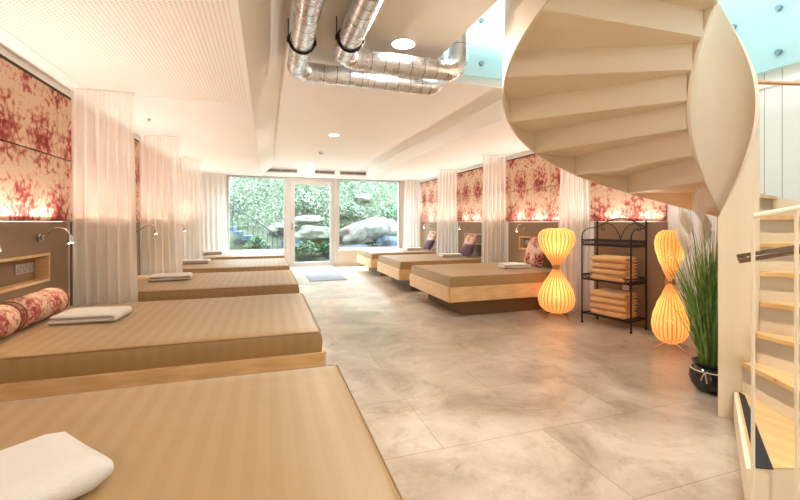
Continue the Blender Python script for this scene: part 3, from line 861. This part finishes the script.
# ------------------------------------------------------------------ stairwell: boards, frosted glass, upper hall
BOARD = m_plaster('white_boards', rgb(240,240,238), .5)
N, L, B = nt(BOARD); tc = N.new('ShaderNodeTexCoord'); sx = N.new('ShaderNodeSeparateXYZ'); L.new(tc.outputs['Object'], sx.inputs[0])
fr = math_n(N, L, 'FRACT', math_n(N, L, 'MULTIPLY', sx.outputs['Y'], 1/.127)); gr = math_n(N, L, 'LESS_THAN', fr, .05)
L.new(mixc(N, L, gr, rgb(240,240,238), rgb(170,166,162)), B.inputs['Base Color'])
struct(MB().box(XS-.02, XS-.001, -.2, 2.945, 0, 2.43).build('wall_boards', BOARD))
struct(MB().box(XS-.03, XS-.001, -.2, 2.945, 2.3, 2.33).build('trim_3', TRIM))
FIX = mat('steel_button', rgb(120,140,148), .3, 1)
def glass_panel(loc, rz, w, z0, z1, fx, label, dz):
    t = thing('frosted_glass_panel', label, 'glass panel', loc, rz)
    MB().box(-w/2, w/2, -.006, .006, z0, z1, .002).build('glass', FROST, t)
    for x in fx:
        for z in (z0+.125, z0+.125+dz):
            m = MB(); m.tube([(x, -.022, z), (x, -.006, z)], .024, 18); m.tube([(x, -.0065, z), (x, .05, z)], .012, 12)
            m.build('glass_fixing', FIX, t, smooth=True)
glass_panel(((OX0+XS)/2, OY1-.05, 0), 0, XS-OX0-.24, 2.565, 3.9, (-.737, .1, .9), 'frosted cyan glass upstand across the stair opening, beside the metal duct', .415)
glass_panel((XS-.06, 1.4, 0), -PI/2, 3.06, 2.43, 3.9, (-1.44, -1.1, -.76, -.42, -.08), 'frosted cyan glass upstand above the white boards of the stair wall', .366)
# upper storey shell
sbox('wall_upper_right', XS+.02, XS+.2, YB-.2, 6.7, ZU, 5.4)
sbox('wall_upper_far', -1.0, XS+.2, 6.5, 6.7, ZU, 5.4)
sbox('wall_upper_left', -1.2, -1.0, YB-.2, 6.7, ZU, 5.4)
sbox('wall_upper_rear', -1.2, XS+.2, YB-.2, YB, ZU, 5.4)
sbox('ceiling_upper', -1.2, XS+.2, YB-.2, 6.7, 5.4, 5.5)
sbox('wall_stair_upper', XS, XS+.2, YB-.2, 3.5, 2.45, ZU)
# two unseen lit panels, added upstairs in place of daylight
for k, (x, y) in enumerate(((2.6, 1.2), (2.6, 4.8))):
    t = thing('added_light_panel', 'added unseen lit panel upstairs, '+('above the stairwell' if k == 0 else 'past the stairwell'), 'ceiling light', (x, y, 5.39))
    m = MB(); m.box(-.6, .6, -.6, .6, -.03, -.001, .004); m.build('panel_frame', TRIM, t)
    MB().box(-.57, .57, -.57, .57, -.034, -.0305).build('diffuser', m_emit('cool_diffuser', (.86,.95,1,1), 6), t)
    light('AREA', 'added_panel_lamp', (x, y, 5.34), 60 if k == 0 else 95, (.84,.94,1), 1.1)

# ------------------------------------------------------------------ paper-like slat floor lamps
def m_shade(ec=(1,.5,.2,1), es=.16, c1=rgb(246,204,138), c2=rgb(252,218,160)):
    m = bpy.data.materials.new('veneer_shade'); m.use_nodes = True; N = m.node_tree.nodes; L = m.node_tree.links
    B = N['Principled BSDF']; out = N['Material Output']
    n = noise_n(N, L, coords(N, L, (14,14,2)), 3, 3)
    c = ramp(N, L, n.outputs['Fac'], [(.3, c1), (.7, c2)])
    L.new(c, B.inputs['Base Color']); B.inputs['Roughness'].default_value = .6
    B.inputs['Emission Color'].default_value = ec; B.inputs['Emission Strength'].default_value = es
    t = N.new('ShaderNodeBsdfTranslucent'); L.new(c, t.inputs[0])
    a = N.new('ShaderNodeMixShader'); a.inputs[0].default_value = .55; L.new(B.outputs[0], a.inputs[1]); L.new(t.outputs[0], a.inputs[2])
    L.new(a.outputs[0], out.inputs[0]); return m
SHADE = m_shade(); SHADE_E = m_shade((1,.36,.1,1), .10, rgb(214,138,66), rgb(222,150,76)); BAND = m_wood('waist_band', rgb(206,150,90), rgb(176,120,66))
def slat_shade(prof, sx, sy, z0, z1, n=24, twist=0):
    m = MB(); K = 26
    for s_ in range(n):
        a0 = 2*PI*s_/n; rows = []
        for k in range(K+1):
            u = k/K; z = z0+(z1-z0)*u; r = prof(u); row = []
            wd = 2*PI/n*.995
            for j in range(7):
                v = (-.5,-.33,-.16,0,.16,.33,.5)[j]; a = a0+v*wd+twist*u; bul = r+.012*(1-(2*v)**2)*min(1, r/.12)
                row.append(m.bm.verts.new((bul*sx*math.cos(a), bul*sy*math.sin(a), z)))
            rows.append(row)
        for A, Bq in zip(rows, rows[1:]):
            for j in range(6): m.bm.faces.new((A[j], A[j+1], Bq[j+1], Bq[j])).material_index = int(j in (0,5))
    return m
def interp(tab, u):
    for (a, x), (b_, y) in zip(tab, tab[1:]):
        if u <= b_:
            f = (u-a)/(b_-a); f = f*f*(3-2*f)*.5+f*.5
            return x+(y-x)*f
    return tab[-1][1]
LOW = [(0,.07), (.06,.145), (.16,.19), (.3,.205), (.45,.19), (.62,.145), (.8,.085), (.92,.05), (1,.036)]
UPP = [(0,.036), (.08,.052), (.25,.10), (.45,.158), (.62,.195), (.76,.208), (.88,.19), (.96,.145), (1,.085)]
def floor_lamp(x, y, rz, label, sx=.98, sy=.68, sx2=.98, sy2=.56):
    t = thing('floor_lamp', label, 'floor lamp', (x, y, 0), rz, 'glowing hourglass floor lamps')
    zb, zw, ztop = .055, .605, 1.075
    slat_shade(lambda u: interp(LOW, u), sx, sy, zb, zw, 26, 0).build('lower_shade', SHADE, t, smooth=True, angle=70).data.materials.append(SHADE_E)
    slat_shade(lambda u: interp(UPP, u), sx2, sy2, zw, ztop, 26, 0).build('upper_shade', SHADE, t, smooth=True, angle=70).data.materials.append(SHADE_E)
    m = MB(); m.lathe([(.038,-.03),(.042,-.01),(.042,.012),(.038,.032)], z0=zw, n=24); m.build('waist_band', BAND, t, smooth=True)
    m = MB(); m.tube([(0,0,.05), (0,0,1.0)], .008, 8); m.build('pole', CHROME, t, smooth=True)
    for k in range(4):
        a = PI/4+k*PI/2
        MB().tube([(.0,0,.05), (.08*math.cos(a), .08*math.sin(a), .045), (.19*math.cos(a), .19*math.sin(a), .006)], [.007,.007,.006], 8).build('leg', CHROME, t, smooth=True)
    for z, e in ((.26, 1.3), (.86, 1.3)):
        MB().lathe([(.0001,-.04),(.02,-.03),(.03,0),(.02,.03),(.0001,.045)], z0=z, n=16).build('bulb', BULB, t, smooth=True)
        q_ = light('POINT', 'lamp_bulb_light', (x, y, z+.09), e, (1,.58,.26), .05)
floor_lamp(3.31, 4.0, R(140), 'glowing hourglass floor lamp beside the nearest bed and the black shelf')
floor_lamp(3.48, 2.69, R(37), 'glowing hourglass floor lamp behind the potted grass')

# ------------------------------------------------------------------ iron shelf
SH = thing('iron_shelf', 'black wrought-iron shelf with an arched back between the two glowing lamps', 'shelf', (3.63, 3.47, 0), R(-76))
# local x runs along the front, local y towards the wall
hw, hd_ = .275, .15
for sx_ in (-1, 1):
    for sy_, top in ((-1, .99), (1, 1.13)):
        m = MB(); m.tube([(sx_*hw, sy_*hd_, 0), (sx_*hw, sy_*hd_, top)], .0085, 8)
        if sy_ == 1: m.lathe([(.012,0),(.016,.012),(.008,.03),(.0001,.045)], cx=sx_*hw, cy=sy_*hd_, z0=top, n=12)
        m.lathe([(.013,0),(.013,.012),(.009,.02)], cx=sx_*hw, cy=sy_*hd_, z0=0, n=12)
        m.build('post', BLACK, SH, smooth=True)
for z in (.115, .50, .89):
    m = MB(); 
    for zz in (z, z+.055):
        if zz > z and z < .2: continue
        m.tube([(-hw,-hd_,zz), (hw,-hd_,zz), (hw,hd_,zz), (-hw,hd_,zz)], .006, 6, closed=True)
    for k in range(15):
        x = -hw+2*hw*(k+.5)/15; m.tube([(x,-hd_,z), (x,hd_,z)], .0028, 5)
    for k in range(5):
        y = -hd_+2*hd_*(k+.5)/5; m.tube([(-hw,y,z-.002), (hw,y,z-.002)], .003, 5)
    o = m.build('shelf_tray', BLACK, SH, smooth=True)
    if z > .2:
        g = MB()
        def lattice(p, q_, n):
            p, q_ = Vector(p), Vector(q_); up = Vector((0,0,.055))
            for k in range(n):
                a, b_ = p.lerp(q_, k/n), p.lerp(q_, (k+1)/n)
                g.tube([a, b_+up], .0026, 5); g.tube([b_, a+up], .0026, 5)
        lattice((-hw,-hd_,z), (hw,-hd_,z), 16); lattice((-hw,-hd_,z), (-hw,hd_,z), 8); lattice((hw,-hd_,z), (hw,hd_,z), 8)
        if z > .8: lattice((-hw,hd_,z), (hw,hd_,z), 16)
        g.build('lattice_rim', BLACK, o)
m = MB(); m.tube([(-hw+2*hw*k/20, hd_, 1.09+.10*math.sin(PI*k/20)) for k in range(21)], .0065, 8)
m.build('arch', BLACK, SH, smooth=True)
for s_ in (-1, 1):
    pts = [(0, hd_, .95), (s_*.015, hd_, 1.0), (s_*.05, hd_, 1.07), (s_*.1, hd_, 1.12), (s_*.155, hd_, 1.135), (s_*.19, hd_, 1.12)]
    for k in range(12):
        a = 1.2-k*.5; rr = .034*(1-k/15); pts.append((s_*(.195+rr*math.cos(a)*.9), hd_, 1.075+rr*math.sin(a)))
    MB().tube(pts, .0045, 6).build('scroll', BLACK, SH, smooth=True)
    m = MB(); m.tube([(s_*hw, -hd_, .99), (s_*hw, -hd_+.02, 1.03), (s_*hw, -hd_+.07, 1.065), (s_*hw, 0, 1.08), (s_*hw, hd_, 1.085)], .006, 8)
    m.build('side_arc', BLACK, SH, smooth=True)
sc_, ss_ = math.cos(R(-76)), math.sin(R(-76))
words_ = ['lowest of the stack', 'second from the bottom', 'third from the bottom', 'topmost of the stack']
for zi, (z, w) in enumerate(((.506, 'middle'), (.121, 'bottom'))):
    for k in range(4):
        lx, ly = .02+rnd.uniform(-.008,.008), -.01+rnd.uniform(-.006,.006)
        towel(3.63+lx*sc_-ly*ss_, 3.47+lx*ss_+ly*sc_, z+.068*k, .26, .40, .067, R(-166+rnd.uniform(-1.5,1.5)), 'folded apricot towel on the %s shelf, %s' % (w, words_[k]), TOWEL_T, 2, 'apricot towels on the iron shelf', seed=20+k+zi*5)
CABLE = mat('white_cable', rgb(226,214,196), .5)
pts = []
for k in range(30):
    u = k/29; pts.append((3.80-.12*u+.05*math.sin(u*9), 4.05-.85*u, .006+.0*u))
o = MB().tube(pts, .004, 6).build('power_cable', CABLE, smooth=True); tag(o, 'thin white power cable on the floor behind the black shelf', 'cable')

# ------------------------------------------------------------------ potted grass
PG = thing('potted_grass', 'tall artificial grass with pale plumes in a black glossy pot beside the stair', 'plant', (2.862, 1.925, 0))
POT = mat('black_glaze', rgb(22,20,24), .12, spec=.7)
MB().lathe([(.06,0),(.085,.01),(.112,.05),(.122,.09),(.117,.13),(.10,.16),(.088,.172),(.105,.19),(.108,.198),(.098,.2),(.08,.175),(.07,.16),(.0001,.158)], n=40).build('pot', POT, PG, smooth=True, angle=70)
m = MB(); m.lathe([(.0001,.162),(.082,.162)], n=24); m.build('soil', mat('pot_soil', rgb(50,38,30), .95), PG)
ROPE = mat('cotton_rope', rgb(206,196,184), .9)
m = MB(); m.tube([(.112*math.cos(2*PI*k/32), .112*math.sin(2*PI*k/32), .148) for k in range(32)], .004, 6, closed=True)
th_ = R(200)
for ox, dz in ((-.02,-.055), (.012,-.065), (-.012,.015), (.014,.012)):
    c, s_ = math.cos(th_), math.sin(th_)
    m.tube([(.117*c,.117*s_,.148), (.126*c-ox*s_*.6, .126*s_+ox*c*.6, .148+dz*.4), (.124*c-ox*s_, .124*s_+ox*c, .148+dz)], .0042, 6)
m.build('rope', ROPE, PG, smooth=True)
def m_grass():
    m = mat('grass_blades', rough=.5); N, L, B = nt(m); 
    n = noise_n(N, L, coords(N, L, (40,40,1.5)), 1.5, 3)
    L.new(ramp(N, L, n.outputs['Fac'], [(.3, rgb(58,98,40)), (.5, rgb(100,140,60)), (.7, rgb(152,172,92))]), B.inputs['Base Color']); return m
def blade(m, a, lean, hgt, w, bend, r0=.03):
    c, s_ = math.cos(a), math.sin(a); n = 9; prev = None
    bx_, by_ = rnd.uniform(-.05,.05), rnd.uniform(-.05,.05)
    ta = a+PI/2+rnd.uniform(-.8,.8)
    for k in range(n+1):
        u = k/n; rad = lean*u+bend*u*u; z = .16+hgt*u*(1-.12*bend*u*3)
        ww = w*(1-u**3)*(.6+.4*min(1, u*5)); x, y = bx_+rad*c, by_+rad*s_
        if k == n: q_ = (m.bm.verts.new((x, y, z)),)
        else: q_ = (m.bm.verts.new((x-ww*math.cos(ta), y-ww*math.sin(ta), z)), m.bm.verts.new((x+.3*ww*math.sin(ta), y-.3*ww*math.cos(ta), z)), m.bm.verts.new((x+ww*math.cos(ta), y+ww*math.sin(ta), z)))
        if prev:
            if len(q_) == 3:
                for i in range(2): m.bm.faces.new((prev[i], prev[i+1], q_[i+1], q_[i]))
            else:
                for i in range(2): m.bm.faces.new((prev[i], prev[i+1], q_[0]))
        prev = q_
m = MB(); gm = m_grass()
for k in range(430):
    a = rnd.uniform(0, 2*PI); big = rnd.random()
    # the spiral wall limits blades on the stair side
    toward = math.cos(a-R(-50))
    ln = rnd.uniform(.0,.20)*(1 if toward < .2 else .3); bd = rnd.uniform(0,.16)*(1 if toward < .2 else .3)
    blade(m, a, ln, rnd.uniform(.45,.85) if big < .8 else rnd.uniform(.85,1.12), rnd.uniform(.0026,.005), bd)
for k in range(34):
    blade(m, R(rnd.uniform(135,200)), rnd.uniform(.10,.22), rnd.uniform(.8,1.1), rnd.uniform(.002,.0035), rnd.uniform(.03,.2))
fo = m.build('foliage', gm, PG, smooth=True, angle=180); fo['kind'] = 'stuff'
PL = mat('plume', rgb(250,240,224), .95, Sheen_Weight=.6)
for a, ln, hz, pl in ((R(150), .07, 1.14, .20), (R(175), .26, .92, .18), (R(140), .16, 1.05, .16), (R(100), .03, 1.0, .17)):
    c, s_ = math.cos(a), math.sin(a)
    m = MB(); m.tube([(0,0,.16), (ln*.3*c, ln*.3*s_, .5*hz), (ln*.75*c, ln*.75*s_, hz), (ln*1.05*c, ln*1.05*s_, hz+pl)], [.0025,.002,.0018,.001], 5)
    for k in range(1500):
        u = rnd.random(); z = hz+pl*u; rr = .045*math.sin(PI*min(1, u*.85+.12)); x0, y0 = ln*(.75+.3*u)*c, ln*(.75+.3*u)*s_
        b_ = rnd.uniform(0, 2*PI); l = rr*rnd.uniform(.6,1.1)
        x1, y1, z1 = x0+l*math.cos(b_), y0+l*math.sin(b_), z+rnd.uniform(.02,.05)
        tx, ty = -math.sin(b_)*.0009, math.cos(b_)*.0009
        v = [m.bm.verts.new(p) for p in ((x0-tx,y0-ty,z), (x0+tx,y0+ty,z), (x1+tx,y1+ty,z1), (x1-tx,y1-ty,z1))]; m.bm.faces.new(v)
    m.build('plume', PL, PG)

# ------------------------------------------------------------------ garden beyond the window
def m_ground():
    m = mat('hill_soil', rough=.95); N, L, B = nt(m); n = noise_n(N, L, coords(N, L), 5, 6, .7)
    L.new(ramp(N, L, n.outputs['Fac'], [(.3, rgb(36,40,30)), (.6, rgb(62,70,48))]), B.inputs['Base Color']); bump(N, L, B, n.outputs['Fac'], .8, .05); return m
def hill_z(x, y):
    base = 0 if y < 11.6 else (y-11.6)*.78
    stepc = max(0, min(1, (x+1.6)/2)) 
    return base*(.85+.15*stepc)+.10*noise.noise((x*1.3, y*1.3, 4))*(y > 11.5)+.04*noise.noise((x*4, y*4, 1))*(y > 11.5)
m = MB(); NX, NY = 60, 60; G = []
for i in range(NX+1):
    row = []
    for j in range(NY+1):
        x = -4.5+13*i/NX; y = 11.5+7*j/NY; row.append(m.bm.verts.new((x, y, hill_z(x, y)-.06)))
    G.append(row)
for i in range(NX):
    for j in range(NY): m.bm.faces.new((G[i][j], G[i+1][j], G[i+1][j+1], G[i][j+1]))
o = m.build('garden_slope', m_ground(), smooth=True, angle=180); struct(o)
PAVE = m_plaster('blue_grey_paving', rgb(72,86,100), .7)
struct(MB().box(-4.5, 8.5, YF+.12, 11.75, -.12, -.02).build('garden_path', PAVE))
def m_leaf(name, c1, c2, c3):
    m = mat(name, rough=.6, spec=.3); N, L, B = nt(m); n = noise_n(N, L, coords(N, L), 3.2, 5, .75)
    L.new(ramp(N, L, n.outputs['Fac'], [(.32, c1), (.5, c2), (.66, c3)]), B.inputs['Base Color']); return m
LEAF = m_leaf('ground_cover_leaves', rgb(52,72,54), rgb(88,106,82), rgb(122,132,112))
LEAF2 = m_leaf('shrub_leaves', rgb(32,66,40), rgb(58,94,60), rgb(98,120,84))
def leaf(m, p, s_, nrm=None):
    a = rnd.uniform(0, 2*PI); el = rnd.uniform(-.3, 1.2)
    d = Vector((math.cos(a)*math.cos(el), math.sin(a)*math.cos(el), math.sin(el)))
    sd = Vector((-math.sin(a), math.cos(a), rnd.uniform(-.4,.4))).normalized(); p = Vector(p)
    v = [m.bm.verts.new(q_) for q_ in (p, p+d*s_*.5+sd*s_*.28, p+d*s_, p+d*s_*.5-sd*s_*.28)]; m.bm.faces.new(v)
m = MB()
for k in range(22000):
    y = 11.8+5.2*rnd.random()**1.1; x = rnd.uniform(-3.6, 7.2)
    if -1.7 < x < .55 and y < 12.9: continue
    leaf(m, (x, y, hill_z(x, y)-.03+rnd.uniform(0,.16)), rnd.uniform(.05,.12))
gc = m.build('ground_cover', LEAF); tag(gc, 'pale green ground cover growing over the garden slope', 'ground cover', kind='stuff')
def shrub(x, y, r, h_, label, n=900, mt=None, name='shrub', ls=.09):
    z0 = max(-.02, hill_z(x, y)-.06) if y > 11.6 else -.02
    t = thing(name, label, 'shrub', (x, y, z0), 0, 'shrubs on the garden slope')
    m = MB()
    for k in range(n):
        a, u = rnd.uniform(0, 2*PI), rnd.random()**.4; b_ = rnd.uniform(0, PI/2)
        leaf(m, (r*u*math.cos(a)*math.cos(b_), r*u*math.sin(a)*math.cos(b_), .04+h_*u*math.sin(b_)), rnd.uniform(ls*.6, ls*1.2))
    m.build('foliage', mt or LEAF2, t)
    m = MB()
    for k in range(5):
        a = k*1.3; m.tube([(0,0,0), (r*.4*math.cos(a), r*.4*math.sin(a), h_*.6)], .008, 5)
    m.build('stem', PLINTH, t)
shrub(-.30, 11.45, .38, .72, 'dense dark green shrub in front of the stair railing outside', 1500)
shrub(.50, 11.5, .26, .42, 'small bright green bush at the foot of the outdoor steps')
shrub(1.05, 11.85, .45, .38, 'low bright green bush behind the glass door', 1100)
shrub(1.62, 11.95, .3, .3, 'low bush behind the edge of the door frame', 600)
shrub(2.6, 13.2, .6, .5, 'rounded green shrub above the big boulder', 1200, LEAF)
shrub(4.2, 13.0, .6, .6, 'green shrub at the top corner past the big boulder', 1200)
shrub(1.1, 13.6, .7, .5, 'spreading pale shrub high behind the glass door', 1300, LEAF)
shrub(-1.3, 13.9, .7, .7, 'rounded pale shrub at the head of the outdoor steps', 1300, LEAF)
def m_rock(name, c1, c2):
    m = mat(name, rough=.85, spec=.2); N, L, B = nt(m); n = noise_n(N, L, coords(N, L), 3, 8, .7, .6)
    L.new(ramp(N, L, n.outputs['Fac'], [(.35, c1), (.6, c2)]), B.inputs['Base Color']); bump(N, L, B, n.outputs['Fac'], .7, .05); return m
RK1 = m_rock('pale_boulder', rgb(52,56,50), rgb(112,108,98)); RK2 = m_rock('mossy_boulder', rgb(54,66,50), rgb(108,108,92)); RK3 = m_rock('blue_grey_boulder', rgb(44,54,64), rgb(76,86,92))
def boulder(x, y, z, sx_, sy_, sz_, rot, label, mt, seed):
    m = MB(); bmesh.ops.create_icosphere(m.bm, subdivisions=4, radius=1)
    for v in m.bm.verts:
        p = v.co.copy(); k = 1+.34*noise.noise(p*1.2+Vector((seed,0,0)))+.15*noise.noise(p*2.7+Vector((0,seed,0)))+.03*noise.noise(p*8)
        p = p*k; p = Vector((max(-.98, min(.98, p.x)), p.y, max(-.8, min(.9, p.z))))
        v.co = Vector((p.x*sx_, p.y*sy_, p.z*sz_))
    o = m.build('boulder', mt, None, (x, y, z), smooth=True, angle=50); o.rotation_euler = rot; tag(o, label, 'boulder', 'boulders in the garden')
boulder(2.95, 12.35, .84, 1.02, .5, .42, (R(-8),R(-16),R(4)), 'largest pale boulder, leaning behind the lamp-side window', RK1, 3)
boulder(1.35, 12.35, .78, .62, .4, .28, (0,R(4),R(-5)), 'mossy boulder behind the glass door', RK2, 9)
boulder(3.25, 14.0, 2.02, .3, .25, .16, (0,0,0), 'small white boulder high on the slope', RK1, 14)
boulder(3.9, 12.0, .38, .75, .35, .34, (0,R(5),0), 'blue-grey boulder at the corner of the path', RK3, 21)
boulder(2.3, 11.95, .22, .7, .28, .26, (0,R(-5),0), 'low blue-grey boulder under the largest one', RK3, 27)
boulder(.8, 12.3, .42, .45, .3, .26, (0,0,R(8)), 'dark boulder below the mossy one', RK3, 33)
boulder(1.2, 12.7, 1.22, .45, .3, .16, (0,R(-6),R(8)), 'flat mossy stone above the mossy boulder', RK2, 38)
boulder(.35, 12.75, .95, .35, .3, .2, (0,0,R(20)), 'small stone beside the outdoor railing foot', RK2, 41)
# outdoor steps with railing
GS = thing('garden_steps', 'blue-grey concrete garden steps climbing outside the window', 'steps', (-.35, 12.2, -.02))
for k in range(8):
    x1 = .75-.235*k
    MB().box(x1-.27+.35, x1+.35, -.25+0, .5, .13*k, .13*k+.13, .006).build('step', PAVE, GS)
RB = mat('railing_blue_grey', rgb(26,32,42), .5, .4)
GR = thing('garden_railing', 'dark blue-grey iron railing beside the outdoor steps', 'railing', (-.35, 11.9, -.02))
def rz_(x): return 1.15+(1.0-.62)*0+(.42-x)*.0
xs0, xs1, za, zb_ = -.90, .45, 1.86, .66
MB().box(xs0-.07, xs0+.02, -.04, .04, 0, 2.0, .004).build('gate_post', mat('post_blue', rgb(96,132,178), .5), GR)
MB().tube([(xs0+.35-.35, 0, za), (xs1+.35, 0, zb_)], .017, 8).build('handrail', RB, GR, smooth=True)
MB().tube([(xs0, 0, za-.72), (xs1+.35, 0, max(.05, zb_-.58))], .01, 8).build('bottom_rail', RB, GR, smooth=True)
for k in range(13):
    u = (k+.5)/13; x = xs0+(xs1+.35-xs0)*u; zt_ = za+(zb_-za)*u
    MB().tube([(x,0,za-.72+(max(.05, zb_-.58)-za+.72)*u), (x,0,zt_)], .008, 6).build('baluster', RB, GR, smooth=True)
boulder_done = True

# ------------------------------------------------------------------ daylight, camera
W = bpy.data.worlds.new('sky'); scene.world = W; W.use_nodes = True; N = W.node_tree.nodes; L = W.node_tree.links
bg = N['Background']; bg.inputs['Color'].default_value = (.78,.92,1,1); bg.inputs['Strength'].default_value = 16.0
sun = light('SUN', 'sun', (3, 5, 12), 4.0, (1,.97,.9)); sun.data.angle = R(12); sun.rotation_euler = (R(-38), R(14), 0)
p = light('AREA', 'window_portal', ((WX0+WX3)/2, YF+.15, 1.25), 0, (1,1,1), WX3-WX0, (-PI/2,0,0), sy=2.3); p.data.cycles.is_portal = True

cam = bpy.data.cameras.new('camera'); co = bpy.data.objects.new('camera', cam); COL.objects.link(co)
cam.sensor_width = 36; cam.lens = 18; cam.shift_y = -28/800; cam.clip_start = .05; cam.clip_end = 200
co.location = (0,0,H); co.rotation_euler = (PI/2, 0, -R(18.26)); scene.camera = co
vs = scene.view_settings
scene.display_settings.display_device = 'sRGB'; vs.view_transform = 'Standard'; vs.look = 'None'; vs.gamma = 1; vs.exposure = .70; vs.use_curve_mapping = False
cy = scene.cycles
cy.use_denoising = True; cy.max_bounces = 10; cy.diffuse_bounces = 6; cy.glossy_bounces = 4; cy.transparent_max_bounces = 24; cy.transmission_bounces = 6
cy.sample_clamp_indirect = 8; cy.caustics_reflective = False; cy.caustics_refractive = False; cy.use_light_tree = True
